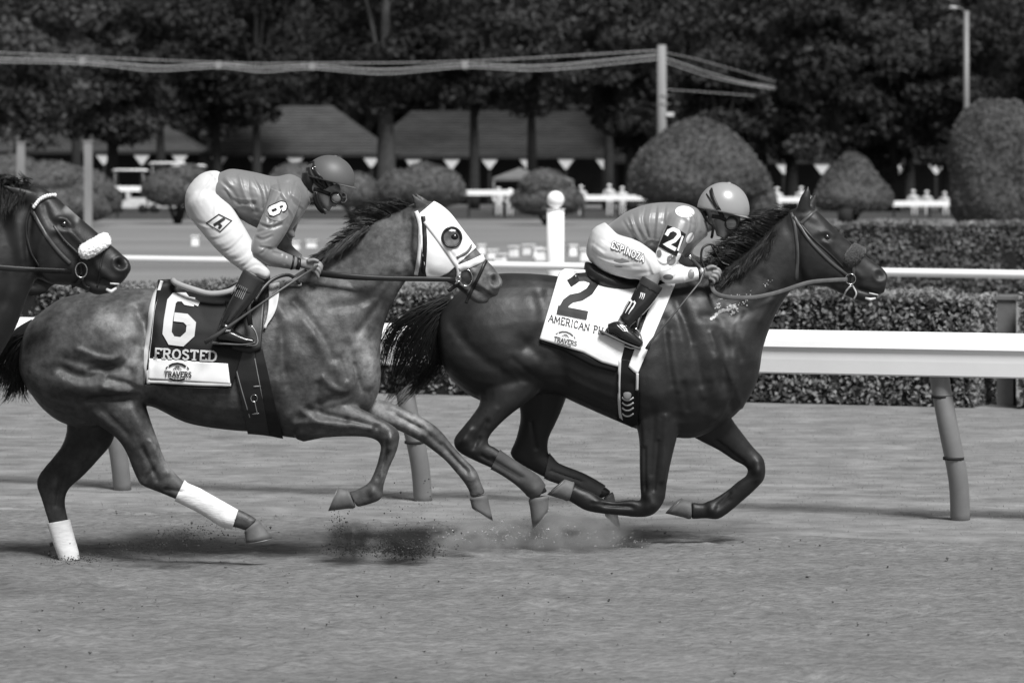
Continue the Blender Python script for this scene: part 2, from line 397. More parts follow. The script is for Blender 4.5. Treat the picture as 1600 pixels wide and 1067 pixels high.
for i, v in enumerate((.032, .045, .062, .024)):
    M['leaf%d' % i] = mat('tree_leaf_%d' % i, v, .7, .2, var=.35, scale=.6, var2=.3, scale2=.14, trans=.15)
M['hleaf'] = mat('hedge_leaf', .175, .6, .3, var=.4, scale=14, var2=.25, scale2=1.2, trans=.1)
M['hcore'] = mat('hedge_core', .02, .9, .1)
M['tleaf'] = mat('topiary_leaf', .105, .75, .2, var=.25, scale=3, var2=.2, scale2=.7, trans=.1)
M['white'] = mat('white_paint', .82, .42, .4, var=.03, scale=3, var2=.02, scale2=.5)
M['whited'] = mat('weathered_white_paint', .5, .6, .3, var=.12, scale=4)
M['grey'] = mat('grey_metal', .19, .5, .4, var=.12, scale=5, metal=.2)
M['roof'] = mat('shingle', .052, .9, .1, var=.3, scale=2.5, var2=.25, scale2=.35, stretch=(.4, 1, 3))
M['dark'] = mat('dark_board', .02, .8, .2, var=.2, scale=3)
M['wire'] = mat('cable', .5, .5, .4)
M['pole'] = mat('pole_wood', .22, .9, .1, var=.15, scale=3, stretch=(1, 1, .2))
M['canvas'] = mat('canvas', .12, .8, .2, var=.1, scale=2)
M['bright'] = mat('white_cloth', .75, .7, .3)
# ---------------------------------------------------------------- ground
def A(px, s): D = F/s; return ((px-800)/s, D)
RA = np.array(A(20, 250.)); RB = np.array(A(1600, 280.)); rd = (RB-RA)/np.linalg.norm(RB-RA); rn = np.array((-rd[1], rd[0]))
if rn[1] < 0: rn = -rn
def along(P0, a, z=0.0, n=0.0): q = P0+rd*a+rn*n; return (q[0], q[1], z)
g = MB().add([(-900, -60, 0), (900, -60, 0), (900, 1500, 0), (-900, 1500, 0)], [(0, 1, 2, 3)])
tag(obj('lawn', g, M['lawn'], smooth=False), kind='structure')
def sheet(name, m, n0, n1, z, a0=-120, a1=120):
    V = [along(RA, a0, z, n0), along(RA, a1, z, n0), along(RA, a1, z, n1), along(RA, a0, z, n1)]
    return tag(obj(name, MB().add(V, [(0, 1, 2, 3)]), m, smooth=False), kind='structure')
# dirt track as a finely ridged sheet near the camera
def groundgrid(name, m, n0, n1, z, a0, a1, da, dn, amp, seed):
    na = int((a1-a0)/da)+1; nn = int((n1-n0)/dn)+1; r = np.random.default_rng(seed)
    a = np.linspace(a0, a1, na)[None, :]; b = np.linspace(n0, n1, nn)[:, None]
    h = np.zeros((nn, na))
    for sa, sn_, am in ((5, 4, .6), (9, 3, .4), (2, 2, .5), (1, 1, .4)):
        q = r.normal(size=(nn//sn_+3, na//sa+3))
        ia = np.arange(na)/sa; ib = np.arange(nn)/sn_; fa = ia % 1; fb = (ib % 1)[:, None]; ia = ia.astype(int); ib = ib.astype(int)
        h += am*((q[ib][:, ia]*(1-fa)+q[ib][:, ia+1]*fa)*(1-fb)+(q[ib+1][:, ia]*(1-fa)+q[ib+1][:, ia+1]*fa)*fb)
    h = amp*np.clip(h, -1.0, 2.2)*(.75 if seed == 3 else .6)
    if seed == 3:       # harrow lines and shallow hoof dents
        h += .0022*np.sin(b*38+.6*np.sin(a*1.3)+.4*np.sin(a*3.1+b))
        for _ in range(420):
            ca, cb, rr_, dp = r.uniform(a0, a1), r.uniform(n0, n1), r.uniform(.05, .085), r.uniform(.005, .014)
            i0, i1 = np.searchsorted(b[:, 0], (cb-.25, cb+.25)); j0, j1 = np.searchsorted(a[0], (ca-.3, ca+.3))
            dd = np.hypot((a[:, j0:j1]-ca)/1.25, b[i0:i1]-cb)/rr_; h[i0:i1, j0:j1] += dp*(-np.exp(-dd**2)+.75*np.exp(-(dd-1.45)**2*5))
    h = z+h
    h[0] = h[-1] = z; h[:, 0] = h[:, -1] = z
    X = RA[0]+rd[0]*a+rn[0]*b; Y = RA[1]+rd[1]*a+rn[1]*b
    V = np.stack([X+0*h, Y+0*h, h], -1).reshape(-1, 3)
    idx = np.arange(nn*na).reshape(nn, na); Q = np.stack([idx[:-1, :-1], idx[:-1, 1:], idx[1:, 1:], idx[1:, :-1]], -1).reshape(-1, 4)
    return tag(obj(name, MB().add(V, Q.tolist()), m), kind='structure')
groundgrid('dirt_track', M['dirt'], -10.5, -.9, .016, -7, 13, .04, .035, .0075, 3)
sheet('track_shoulder', M['dirt'], -60, -10.45, .006)
sheet('track_surface_left', M['dirt'], -10.5, -.9, .004, -120, -6.98)
sheet('track_surface_right', M['dirt'], -10.5, -.9, .004, 12.98, 120)
groundgrid('turf_strip', M['turf'], -1.1, 9.0, .012, -8, 16, .07, .05, .006, 5)
sheet('turf_course', M['turf'], 8.98, 30, .006)
tuft = MB(); r = np.random.default_rng(11); n = 60000
a = r.uniform(-7, 14, n); b = r.uniform(-1.3, 8.6, n)**1; keep = (b > -.7) | (r.random(n) < .4); a, b = a[keep], b[keep]; n = len(a)
X = RA[0]+rd[0]*a+rn[0]*b; Y = RA[1]+rd[1]*a+rn[1]*b; hgt = r.uniform(.004, .014, n); an = r.uniform(0, 3.14, n); wd = r.uniform(.0015, .0035, n)
lx, ly = r.normal(0, .012, n), r.normal(0, .012, n)
V = np.stack([np.stack([X-np.cos(an)*wd, Y-np.sin(an)*wd, np.full(n, .008)], 1), np.stack([X+np.cos(an)*wd, Y+np.sin(an)*wd, np.full(n, .008)], 1), np.stack([X+lx, Y+ly, .012+hgt], 1)], 1).reshape(-1, 3)
tuft.add(V, np.arange(3*n).reshape(-1, 3).tolist())
tag(obj('grass', tuft, M['blade'], smooth=False), 'short worn grass growing on the strip behind the big white rail', 'grass', kind='stuff')
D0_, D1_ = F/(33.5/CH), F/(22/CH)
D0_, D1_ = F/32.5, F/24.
tag(obj('shaded_ground', MB().add([(-300, D0_, .008), (300, D0_, .008), (300, D1_, .008), (-300, D1_, .008)], [(0, 1, 2, 3)]), M['tree_shade'], smooth=False), kind='structure')  # dark sheet: shade under the trees painted on as ground colour
# pale path across the infield
D0, D1 = F/34.5, F/33.
tag(obj('path', MB().add([(-300, D0, .012), (300, D0, .012), (300, D1, .012), (-300, D1, .012)], [(0, 1, 2, 3)]), M['path'], smooth=False), kind='structure')
# loose clods thrown on the track
cl = MB(); r = np.random.default_rng(5)
ico = np.array([(0, 0, 1), (.9, 0, .3), (.3, .85, .35), (-.7, .5, .3), (-.7, -.5, .35), (.3, -.85, .3), (0, 0, -.8)])
icf = [(0, 1, 2), (0, 2, 3), (0, 3, 4), (0, 4, 5), (0, 5, 1), (6, 2, 1), (6, 3, 2), (6, 4, 3), (6, 5, 4), (6, 1, 5)]
for _ in range(4200):
    a = r.uniform(-6.5, 14); b = r.uniform(-7, -.9); s = r.gamma(1.2, .0018)+.0012
    p = along(RA, a, .02+s*.3, b); cl.add(ico*s*r.uniform(.6, 1.3, 3)+r.normal(0, s*.15, (7, 3))+np.array(p), icf)
tag(obj('dirt_clods', cl, M['dirt'], smooth=False), 'loose crumbs of soil scattered over the track', 'soil', kind='stuff')
def spray(name, label, m, boxes, seed):
    mb = MB(); r = np.random.default_rng(seed)
    for (x, y, sx, sy, D, n, s0) in boxes:
        for _ in range(n):
            q = pt(r.normal(x, sx), r.normal(y, sy), D+r.normal(0, .18)); q[2] = max(q[2], .02); s = r.gamma(2, s0)+.002
            mb.add(ico*s*r.uniform(.5, 1.5, 3)+q, icf)
    return tag(obj(name, mb, m, smooth=False), label, 'soil', kind='stuff')
# ---------------------------------------------------------------- the big white running rail
RL = float(np.linalg.norm(RB-RA))
rail = thing('running_rail', 'broad white plastic running rail on grey slanted posts beside the track', 'rail', along(RA, RL*.5, 0))
def prof(mb, P0, a0, a1, pr):       # extrude profile (n, z) along the rail line
    V = [along(P0, a, z, n) for a in (a0, a1) for (n, z) in pr]; k = len(pr)
    return mb.add(V, [(i, (i+1) % k, k+(i+1) % k, k+i) for i in range(k)]+[tuple(range(k))[::-1], tuple(range(k, 2*k))])
pr = [(-.0, .845), (.03, .835), (.10, .84), (.16, .88), (.17, .99), (.15, 1.05), (.08, 1.085), (.01, 1.075), (-.03, 1.03), (-.036, .993), (-.018, .985), (-.012, .92)]
mb = MB(); seg = 6.1
for k in range(-2, 5):
    a0 = RL*.93-k*seg+.9; prof(mb, RA, a0-seg+.006, a0, pr)
obj('rail_cover', mb, M['white'], rail, smooth=False)
def post_at(px): # a along the rail where photo column px is
    lo, hi = -6, 16
    for _ in range(40):
        mid = (lo+hi)/2; q = along(RA, mid); x = 800+q[0]*F/q[1]
        if x < px: lo = mid
        else: hi = mid
    return lo
for px in (1488, 640, 166, 1930, -330):
    a = post_at(px); mb = MB()
    if px == 1048: a = post_at(1062)
    zz = [(.0, -.01), (.0, .25), (-.045, .55), (-.09, .8), (-.10, .9)]
    P = [along(RA, a+dx, z, .10+0.25*max(0, (.5-z))) for dx, z in zz]
    mb.tube(catmull(P, 4), .056, 14)
    o = obj('post', mb, M['grey'], rail)
    for z in (.37, .72):
        c = np.array(along(RA, a-.02-.06*(z > .5), z, .10+.25*max(0, .5-z))); mb = MB(); mb.tube([c-(0, 0, .008), c+(0, 0, .008)], .061, 14)
        obj('joint_band', mb, M['dark'], o)
# ---------------------------------------------------------------- hedges
def hedge(name, label, PA, a0, a1, n0, n1, h, nleaf, seed, size=.026):
    t = thing(name, label, 'hedge', along(PA, (a0+a1)/2, 0, (n0+n1)/2)); r = np.random.default_rng(seed)
    core = MB()
    P = [along(PA, a, z, n) for a in (a0+.06, a1-.06) for (n, z) in ((n0+.06, 0), (n1-.06, 0), (n1-.06, h-.06), (n0+.06, h-.06))]
    core.add(P, [(0, 1, 5, 4), (1, 2, 6, 5), (2, 3, 7, 6), (3, 0, 4, 7), (0, 3, 2, 1), (4, 5, 6, 7)])
    obj('branches', core, M['hcore'], t, smooth=False)
    L, W = a1-a0, n1-n0; w = np.array([L*h, L*W, W*h, W*h]); w = w/w.sum(); C = []
    k = r.choice(4, nleaf, p=w); a = r.uniform(a0, a1, nleaf); n = r.uniform(n0, n1, nleaf); z = r.uniform(.02, h, nleaf)
    lum = .05*np.sin(a*3.1+1)+.04*np.sin(a*7.3)+.03*np.sin(z*9+a*2)
    dep = np.abs(r.normal(0, .035, nleaf))
    n = np.where(k == 0, n0+dep+lum*.6, n); z = np.where(k == 1, h-dep+lum*.5, z); a = np.where(k == 2, a0+dep, a); a = np.where(k == 3, a1-dep, a)
    X = PA[0]+rd[0]*a+rn[0]*n; Y = PA[1]+rd[1]*a+rn[1]*n
    lf = leaves(MB(), np.stack([X, Y, z], 1), size, seed)
    obj('foliage', lf, M['hleaf'], t, smooth=False); return t
HA = np.array(A(0, 165.))
ah = lambda px, PA: [a for a in np.linspace(-12, 22, 3401) if 800+along(PA, a)[0]*F/along(PA, a)[1] >= px][0]
e = ah(1524, HA)
hedge('clipped_hedge', 'long waist high clipped hedge just behind the big white rail', HA, -3, e, 0, 1.0, .96, 62000, 21)
hedge('clipped_hedge', 'short end of clipped hedge at the right edge beyond the gap with a pale post', HA, e+.36, e+3, 0, 1.0, .96, 12000, 22)
t = obj('gate_post', MB().box(-.07, .07, -.07, .07, 0, .92).box(-.09, .09, -.09, .09, .92, .95), M['gpost'], origin=None, smooth=False)
tag(t, 'short pale square post in the gap of the near hedge', 'post'); t.location = along(HA, e+.2, 0, .35); t.rotation_euler = (0, 0, math.atan2(rd[1], rd[0]))
t = obj('base_plate', MB().box(-.14, .2, -.12, .12, 0, .02), M['gpost'], t, smooth=False)
GA = np.array(A(1180, 90.))
hedge('infield_hedge', 'tall clipped hedge behind the thin white rail at the right', GA, 0, 16, 0, 1.6, 1.2, 62000, 23, size=.034)
# ---------------------------------------------------------------- thin white inner rail with the ball post
TA = np.array(A(200, 119.)); TB = np.array(A(1600, 142.)); td = (TB-TA)/np.linalg.norm(TB-TA)
tr = thing('inner_rail', 'thin round white rail running in front of the infield lawn', 'rail', (TA[0], TA[1], 0))
mb = MB(); q0 = TA-td*30; q1 = TB+td*30; mb.tube([(q0[0], q0[1], .9), (q1[0], q1[1], .9)], .047, 12); obj('top_bar', mb, M['white'], tr)
for px in (-80, 560, 780, 1010, 1240, 1800):
    f = (px-200)/1400; q = TA+(TB-TA)*f; mb = MB(); mb.tube([(q[0], q[1]+.05, 0), (q[0], q[1]+.05, .88)], .035, 10); obj('post', mb, M['white'], tr)
q = pt(868, 430, F/127); bp = thing('ball_post', 'white round marker post topped with a ball at the inner rail', 'post', (q[0], q[1], 0))
zt = CH-(328-HZ)/127; mb = MB(); mb.tube([(q[0], q[1], 0), (q[0], q[1], zt)], .107, 20); obj('shaft', mb, M['white'], bp)
mb = MB(); mb.tube([(q[0], q[1], zt), (q[0], q[1], zt+.012)], .117, 20); mb.tube([(q[0], q[1], zt+.01), (q[0], q[1], zt+.03)], .04, 12); obj('cap', mb, M['white'], bp)
obj('ball', MB().sphere((q[0], q[1], zt+.125), .108, 24, 16), M['white'], bp)
# white lane markers on the lawn
mk = [(752, 385), (770, 392), (782, 399), (803, 389), (826, 386), (838, 390), (893, 388), (487, 375), (462, 378), (442, 376), (305, 372), (741, 394), (915, 396), (845, 395)]
wd_ = ['left', 'right']
nm = ['leaning', 'upright', 'low', 'tall', 'pale', 'narrow', 'wide', 'tilted', 'plain', 'small', 'single', 'end', 'outer', 'flat']
where = ['in front of the ball-shaped bush, upper one of the cluster', 'second of the cluster left of the ball post', 'lowest one of the cluster left of the ball post', 'centre of the cluster left of the ball post',
 'in the pair just left of the ball post, front one', 'in the pair just left of the ball post, back one', 'alone right of the ball post', 'under the chin of the rider in the dark cap', 'middle of the three near the left rider\'s chest', 'closest to the left rider\'s sleeve',
 'behind the left rider\'s white breeches', 'leftmost of the cluster left of the ball post', 'beside the right rider\'s back', 'nearest the ball post']
for i, (x, y) in enumerate(mk):
    s = (y+12-HZ)/CH; q = pt(x, y, F/s); h_ = .25*(.75+.5*random.random()); w_ = .09+.05*random.random()
    mb = MB(); V = []
    for z, k in ((0, 1), (h_, .8)): V += [(-w_*k, -.1*k, z), (w_*k, -.1*k, z), (w_*k, .1*k, z), (-w_*k, .1*k, z)]
    mb.add(V, [(0, 1, 5, 4), (1, 2, 6, 5), (2, 3, 7, 6), (3, 0, 4, 7), (4, 5, 6, 7), (3, 2, 1, 0)]); mb.box(-w_*1.15, w_*1.15, -.12, .12, h_, h_+.03)
    o = obj('lane_marker', mb, M['bright'], smooth=False); o.location = (q[0], q[1], 0); o.rotation_euler = (0, 0, random.uniform(-.5, .5))
    tag(o, 'white lane marker '+where[i], 'marker', 'white lane markers on the infield lawn')
# ---------------------------------------------------------------- topiary
def topiary(px, ytop, ybot, half, s, prof_, label, seed, trunk=True, dens=1.0, name='topiary_bush', sub=None):
    D = F/s; q = pt(px, 0, D); c = (q[0], D); z1 = CH-(ytop-HZ)/s; z0 = CH-(ybot-HZ)/s; R = half/s
    t = thing(name, label, 'bush', (c[0], c[1], 0)); r = np.random.default_rng(seed)
    parts = [(c[0], c[1], z0, z1, R)] if sub is None else [(c[0]+a/s, c[1]+b, CH-(yb-HZ)/s, CH-(yt-HZ)/s, hh/s) for a, b, yt, yb, hh in sub]
    core = MB(); lf = MB()
    for (cx, cy, b0, b1, RR) in parts:
        u = np.linspace(0, 1, 12); f = np.interp(u, np.linspace(0, 1, len(prof_)), prof_); nn = 18
        V = [(cx+(RR*k*.93)*math.cos(2*math.pi*j/nn), cy+(RR*k*.93)*math.sin(2*math.pi*j/nn), b0+(b1-b0)*(.02+.95*uu)) for uu, k in zip(u, f) for j in range(nn)]
        Fc = [(i*nn+j, i*nn+(j+1) % nn, (i+1)*nn+(j+1) % nn, (i+1)*nn+j) for i in range(11) for j in range(nn)]+[tuple(range(nn))[::-1], tuple(11*nn+j for j in range(nn))]
        core.add(V, Fc)
        n = int(9000*dens*max(.25, RR*(b1-b0)/6)); uu = r.uniform(0, 1, n); th = r.uniform(0, 2*math.pi, n)
        k = np.interp(uu, np.linspace(0, 1, len(prof_)), prof_)*(1+.035*np.sin(th*3+uu*7)+.03*np.sin(th*7+uu*11))
        rr = RR*k*r.uniform(.94, 1.02, n); lf_c = np.stack([cx+rr*np.cos(th), cy+rr*np.sin(th), b0+(b1-b0)*uu+r.normal(0, .03, n)], 1)
        leaves(lf, lf_c, .06, seed)
    obj('inner_growth', core, M['hcore'] if False else M['tleaf'], t); obj('foliage', lf, M['tleaf'], t, smooth=False)
    if trunk:
        tb = MB(); tb.tube([(c[0], c[1], 0), (c[0]+.05, c[1], z0*.6+.1), (c[0], c[1], z0+.4)], [.16, .12, .1], 9)
        tb.tube([(c[0]-.05, c[1], .0), (c[0]-.35, c[1], z0*.7+.1), (c[0]-.5, c[1], z0+.3)], [.1, .07, .05], 7)
        tb.tube([(c[0]+.05, c[1], .0), (c[0]+.3, c[1]+.1, z0*.7+.1), (c[0]+.5, c[1], z0+.3)], [.1, .07, .05], 7)
        obj('trunk', tb, M['bark'], t)
    return t
DOME = [.55, .82, .95, 1, .98, .93, .85, .74, .6, .42, .2, .02]
CONE = [.7, .95, 1, .98, .92, .84, .75, .65, .55, .45, .33, .1]
UMB = [.3, .75, .97, 1, .98, .94, .88, .8, .69, .56, .4, .12]
BALLP = [.4, .7, .87, .96, 1, 1, .98, .93, .85, .73, .54, .15]
topiary(1090, 186, 325, 108, 38, UMB, 'very large dome shaped clipped bush behind the right rider', 31, dens=1.3)
topiary(1332, 240, 330, 62, 36, CONE, 'cone shaped clipped bush above the right horse\'s head', 32)
topiary(1560, 156, 350, 76, 42, [.8, .95, 1, 1, .97, .98, .99, .97, .93, .85, .7, .35], 'tall rounded leafy bush cut by the right edge', 33, dens=1.3)
topiary(856, 265, 335, 58, 37, BALLP, 'two tier clipped bush in front of the tent', 34, sub=[(0, 0, 284, 336, 58), (-6, -.3, 265, 310, 38)])
topiary(662, 255, 330, 66, 37, BALLP, 'double lobed clipped bush above the grey horse\'s mane', 35, sub=[(10, 0, 258, 325, 56), (-38, -.4, 266, 320, 34), (0, .3, 254, 300, 34)])
topiary(278, 258, 318, 54, 36, BALLP, 'round clipped bush on a bare trunk left of the left rider', 36, sub=[(0, 0, 262, 322, 56), (18, -.3, 258, 300, 36)])
topiary(460, 254, 320, 42, 35, BALLP, 'grey clipped bush behind the left rider\'s back', 37)
topiary(556, 270, 325, 38, 36, BALLP, 'small pale bush behind the dark cap of the left rider', 38)
topiary(1183, 282, 345, 32, 38, BALLP, 'small cone bush behind the right rider\'s helmet peak', 39)
topiary(60, 240, 330, 100, 37, BALLP, 'wide many lobed clipped bush behind the left horse\'s ears', 40, sub=[(-40, 0, 242, 300, 50), (20, -.4, 252, 310, 60), (60, 0, 262, 330, 60), (-30, .2, 285, 340, 90), (30, -.5, 285, 345, 80), (95, .2, 285, 335, 35)])
topiary(128, 300, 345, 44, 39, BALLP, 'low clipped bush in front of the wide bush', 41)
# bin beside the cone bush
q = pt(1322, 340, F/36); b_ = MB(); b_.tube([(q[0]-.25, q[1]-2, 0), (q[0]-.25, q[1]-2, .78)], .32, 14); b_.tube([(q[0]-.25, q[1]-2, .78), (q[0]-.25, q[1]-2, .86)], .36, 14)
tag(obj('litter_barrel', b_, M['dark'], origin=(q[0]-.25, q[1]-2, 0)), 'dark litter barrel standing under the cone shaped bush', 'barrel')
# ---------------------------------------------------------------- far white fence and what stands by it
fs = 31.; FD = F/fs
fences = [(560, 802, 297, 'between the left rider\'s face and the tent'), (906, 1010, 305, 'right of the two tier bush'), (1192, 1268, 308, 'left of the cone bush'), (1392, 1500, 314, 'right of the cone bush'), (178, 226, 291, 'at the far left behind the round bush')]
for x0, x1, yt, lb in fences:
    a, b = pt(x0, 0, FD)[0], pt(x1, 0, FD)[0]; z = CH-(yt-HZ)/fs; t = thing('white_fence', 'low white board fence '+lb, 'fence', ((a+b)/2, FD, 0))
    obj('board', MB().box(a, b, FD-.05, FD, z-.27, z), M['white'], t, smooth=False)
    for k in range(int((b-a)/1.8)+1):
        x = a+.1+k*1.8; obj('post', MB().box(x, x+.12, FD+.003, FD+.12, 0, z-.02), M['dark'], t, smooth=False)
def sitter(px, ytop, s, label, wide=1.0, chair=True):
    D = F/s; q = pt(px, 0, D); z = CH-(ytop-HZ)/s; t = thing('spectator', label, 'person', (q[0], D, 0), 'spectators behind the far white fence'); x, y = q[0], D
    b = MB(); b.tube([(x, y, z-.95), (x, y, z-.6), (x, y, z-.32), (x, y, z-.22)], [.17*wide, .2*wide, .21*wide, .07], 10)
    b.sphere((x, y, z-.11), (.09, .1, .12), 10, 8)
    for sg in (-1, 1):
        b.tube([(x+sg*.2*wide, y, z-.33), (x+sg*.27*wide, y-.05, z-.6), (x+sg*.15*wide, y-.25, z-.75)], [.06, .05, .04], 7)
        b.tube([(x+sg*.1, y, z-.9), (x+sg*.1, y-.42, z-.88), (x+sg*.1, y-.45, .03)], [.09, .07, .05], 7)
    me = remesh(b, .03, 2); obj('body', me, M['whited'], t)
    hb = MB(); hb.sphere((x, y+.01, z-.06), (.11, .12, .07), 10, 6); hb.tube([(x, y, z-.07), (x, y, z-.06)], [.17, .15], 12); obj('hat', hb, M['bright'], t)
for px, yt, lb in ((1214, 293, 'person in white with a hat behind the fence left of the cone bush, left one'), (1252, 292, 'person in white near the right horse\'s ear'), (1427, 297, 'person in a hat sitting right of the cone bush'), (1448, 298, 'person in white beside the tall bush at the right, middle one'), (1476, 300, 'rightmost seated person in white by the tall bush'),
                   (908, 290, 'person in a pale hat just right of the tent'), (952, 288, 'person in white above the right rider\'s back'), (972, 292, 'person in white in front of the very large dome bush'), (779, 293, 'person in white standing under the tent, left one'), (797, 295, 'person in grey shirt under the tent beside the fence')):
    sitter(px, yt, 29.5, lb, 1.2)
# pop-up tents
for (cx, yt, hw, s, lb) in ((812, 262, 42, 29., 'grey pop-up canopy tent behind the two tier bush, left one'), (858, 266, 38, 28., 'grey pop-up canopy tent partly hidden by the two tier bush, right one')):
    D = F/s; x = pt(cx, 0, D)[0]; z = CH-(yt-HZ)/s; h = hw/s; t = thing('canopy_tent', lb, 'tent', (x, D, 0), 'pop-up tents in the infield'); ze = z-.55
    m = MB().add([(x-h, D-h, ze), (x+h, D-h, ze), (x+h, D+h, ze), (x-h, D+h, ze), (x, D, z), (x-h, D-h, ze-.16), (x+h, D-h, ze-.16), (x+h, D+h, ze-.16), (x-h, D+h, ze-.16)],
                 [(0, 1, 4), (1, 2, 4), (2, 3, 4), (3, 0, 4), (5, 6, 1, 0), (6, 7, 2, 1), (7, 8, 3, 2), (8, 5, 0, 3)]); obj('canopy', m, M['canvas'], t, smooth=False)
    for sx in (-1, 1):
        for sy in (-1, 1): obj('leg', MB().tube([(x+sx*(h-.05), D+sy*(h-.05), 0), (x+sx*(h-.05), D+sy*(h-.05), ze)], .04, 8), M['grey'], t)
# golf carts
def cart(px, yroof, s, label):
    D = F/s; x = pt(px, 0, D)[0]; z = CH-(yroof-HZ)/s; t = thing('golf_cart', label, 'cart', (x, D, 0), 'golf carts by the barns')
    r_ = MB().tube([(x-1.05, D, z-.05), (x-.9, D, z), (x+.9, D, z), (x+1.05, D, z-.05)], [.08, .12, .12, .08], 8, flat=(.5, 5)); obj('roof', r_, M['white'], t)
    b = MB().box(x-1.15, x+1.1, D-.6, D+.6, .3, .72); b.box(x-.1, x+.9, D-.55, D+.55, .725, .86); b.box(x-.2, x-.05, D-.55, D+.55, .73, 1.2); obj('body', b, M['whited'], t, smooth=False)
    for dx in (-.9, .85):
        for dy in (-.5, .5): obj('roof_post', MB().tube([(x+dx*1.05, D+dy, .7), (x+dx*.9, D+dy, z-.05)], .03, 6), M['grey'], t)
    for dx in (-.75, .75):
        for dy in (-.55, .55): obj('wheel', MB().tube([(x+dx, D+dy-.1, .25), (x+dx, D+dy+.1, .25)], .25, 14), M['dark'], t)
cart(204, 266, 27., 'white roofed golf cart left of the round bush on a bare trunk')
cart(262, 255, 27., 'golf cart whose white roof shows above the round bush')
cart(295, 259, 26., 'golf cart with a lower white roof behind the round bush, right one')
# ---------------------------------------------------------------- barns
def barn(x0, x1, r0, r1, yr, ye, D, depth, label, tri, rm='roof'):
    s = F/D; X = lambda px: (px-800)/s; Z = lambda py: CH-(py-HZ)/s
    t = thing('stable_barn', label, 'barn', (X((x0+x1)/2), D+depth/2, 0), 'long shed row barns under the trees')
    a, b, c, d = X(x0), X(x1), X(r0), X(r1); ze, zr = Z(ye), Z(yr)*1.02
    n = 16; mb = MB()
    def slope(E0, E1, R0, R1):   # shingled slope in overlapping courses
        for i in range(n):
            f0, f1 = i/n, (i+1)/n; p = [np.array(E0)*(1-f0)+np.array(R0)*f0, np.array(E1)*(1-f0)+np.array(R1)*f0, np.array(E1)*(1-f1)+np.array(R1)*f1, np.array(E0)*(1-f1)+np.array(R0)*f1]
            up = np.array((0, 0, .07)); mb.add([p[0]+up, p[1]+up, p[2], p[3], p[0], p[1]], [(0, 1, 2, 3), (4, 5, 1, 0)])
    y0, y1 = D, D+depth; ym = (y0+y1)/2
    slope((a, y0, ze), (b, y0, ze), (c, ym, zr), (d, ym, zr)); slope((b, y0, ze), (b, y1, ze), (d, ym, zr), (d, ym, zr)); slope((b, y1, ze), (a, y1, ze), (d, ym, zr), (c, ym, zr)); slope((a, y1, ze), (a, y0, ze), (c, ym, zr), (c, ym, zr))
    obj('roof', mb, M[rm], t, smooth=False)
    obj('fascia', MB().box(a, b, y0-.06, y0-.004, ze-.2, ze+.06), M['dark'], t, smooth=False)
    obj('wall', MB().box(a+.6, b-.6, y0+2.6, y1-1, 0, ze-.05), M['dark'], t, smooth=False)
    k = 0; px = tri
    while px < x1-14:
        x = X(px); w_ = 13.5/s; h_ = 14/s
        if px > x0+8:
            obj('bracket', MB().add([(x-w_, y0+.02, ze-.21), (x+w_, y0+.02, ze-.21), (x+.12*w_, y0+.02, ze-.21-h_*1.15), (x-.12*w_, y0+.02, ze-.21-h_*1.15),
                                     (x-w_, y0+.12, ze-.21), (x+w_, y0+.12, ze-.21), (x+.12*w_, y0+.12, ze-.21-h_*1.15), (x-.12*w_, y0+.12, ze-.21-h_*1.15)], [(0, 1, 2, 3), (7, 6, 5, 4), (0, 3, 7, 4), (1, 5, 6, 2), (3, 2, 6, 7), (0, 4, 5, 1)]), M['whited'], t, smooth=False)
            obj('post', MB().box(x-.1, x+.1, y0+.13, y0+.33, 0, ze-.2), M['dark'], t, smooth=False)
        px += 59.5
barn(312, 618, 430, 512, 166, 241, F/22, 11, 'long barn with the lit hipped shingle roof behind the left rider', 342)
barn(560, 962, 640, 940, 174, 244, F/20.9, 11, 'long dark roofed barn behind the tent', 646, 'roof2')
barn(-60, 318, -20, 250, 196, 237, F/21.0, 9, 'barn with a low shingle roof at the far left under the trees', 162)
barn(955, 1500, 990, 1470, 226, 252, F/20.0, 9, 'dark barn in deep shade under the trees at the right', 1225, 'roof2')
# ---------------------------------------------------------------- poles and wires
s = 34.; D = F/s; q = pt(1034, 0, D); up = thing('utility_pole', 'pale wooden utility pole rising behind the very large dome bush', 'pole', (q[0], D, 0))
zt = CH-(71-HZ)/s; obj('shaft', MB().tube([(q[0], D, 0), (q[0], D, zt)], [.24, .2], 12), M['pole'], up)
for y in (150, 163): obj('step', MB().tube([(q[0]-.1, D-.2, CH-(y-HZ)/s), (q[0]+.38, D-.25, CH-(y-HZ)/s)], .025, 6), M['grey'], up)
obj('meter_box', MB().box(q[0]+.2, q[0]+.55, D-.2, D+.1, CH-(182-HZ)/s, CH-(176-HZ)/s), M['whited'], up, smooth=False)
def wire(pts, r_, label, s0=34.):
    P = catmull([pt(x, y, F/ss) for x, y, ss in pts], 8); tag(obj('overhead_cable', MB().tube(P, r_, 5), M['wire'], origin=tuple(P[0])), label, 'cable', 'overhead cables on the utility pole')
L1 = [(-60, 90, 34), (128, 95, 34), (240, 104, 34), (341, 101, 34), (410, 106, 34), (487, 103, 34), (600, 109, 34), (726, 101, 34), (850, 103, 34), (1030, 86, 34)]
wire(L1, .022, 'thick pale overhead cable on the left of the pole, upper of the two thick ones')
wire([(x, y+7-(2 if i in (1, 3, 5, 7) else 0), s_) for i, (x, y, s_) in enumerate(L1)], .018, 'thick pale overhead cable on the left of the pole, lower of the two thick ones')
wire([(-60, 80, 34), (341, 98, 34), (487, 99, 34), (726, 96, 34), (1030, 79, 34)], .014, 'thin top overhead cable left of the pole')
wire([(1038, 90, 34), (1090, 108, 33), (1150, 126, 32), (1212, 137, 31)], .022, 'overhead cable descending right of the pole, upper thick one')
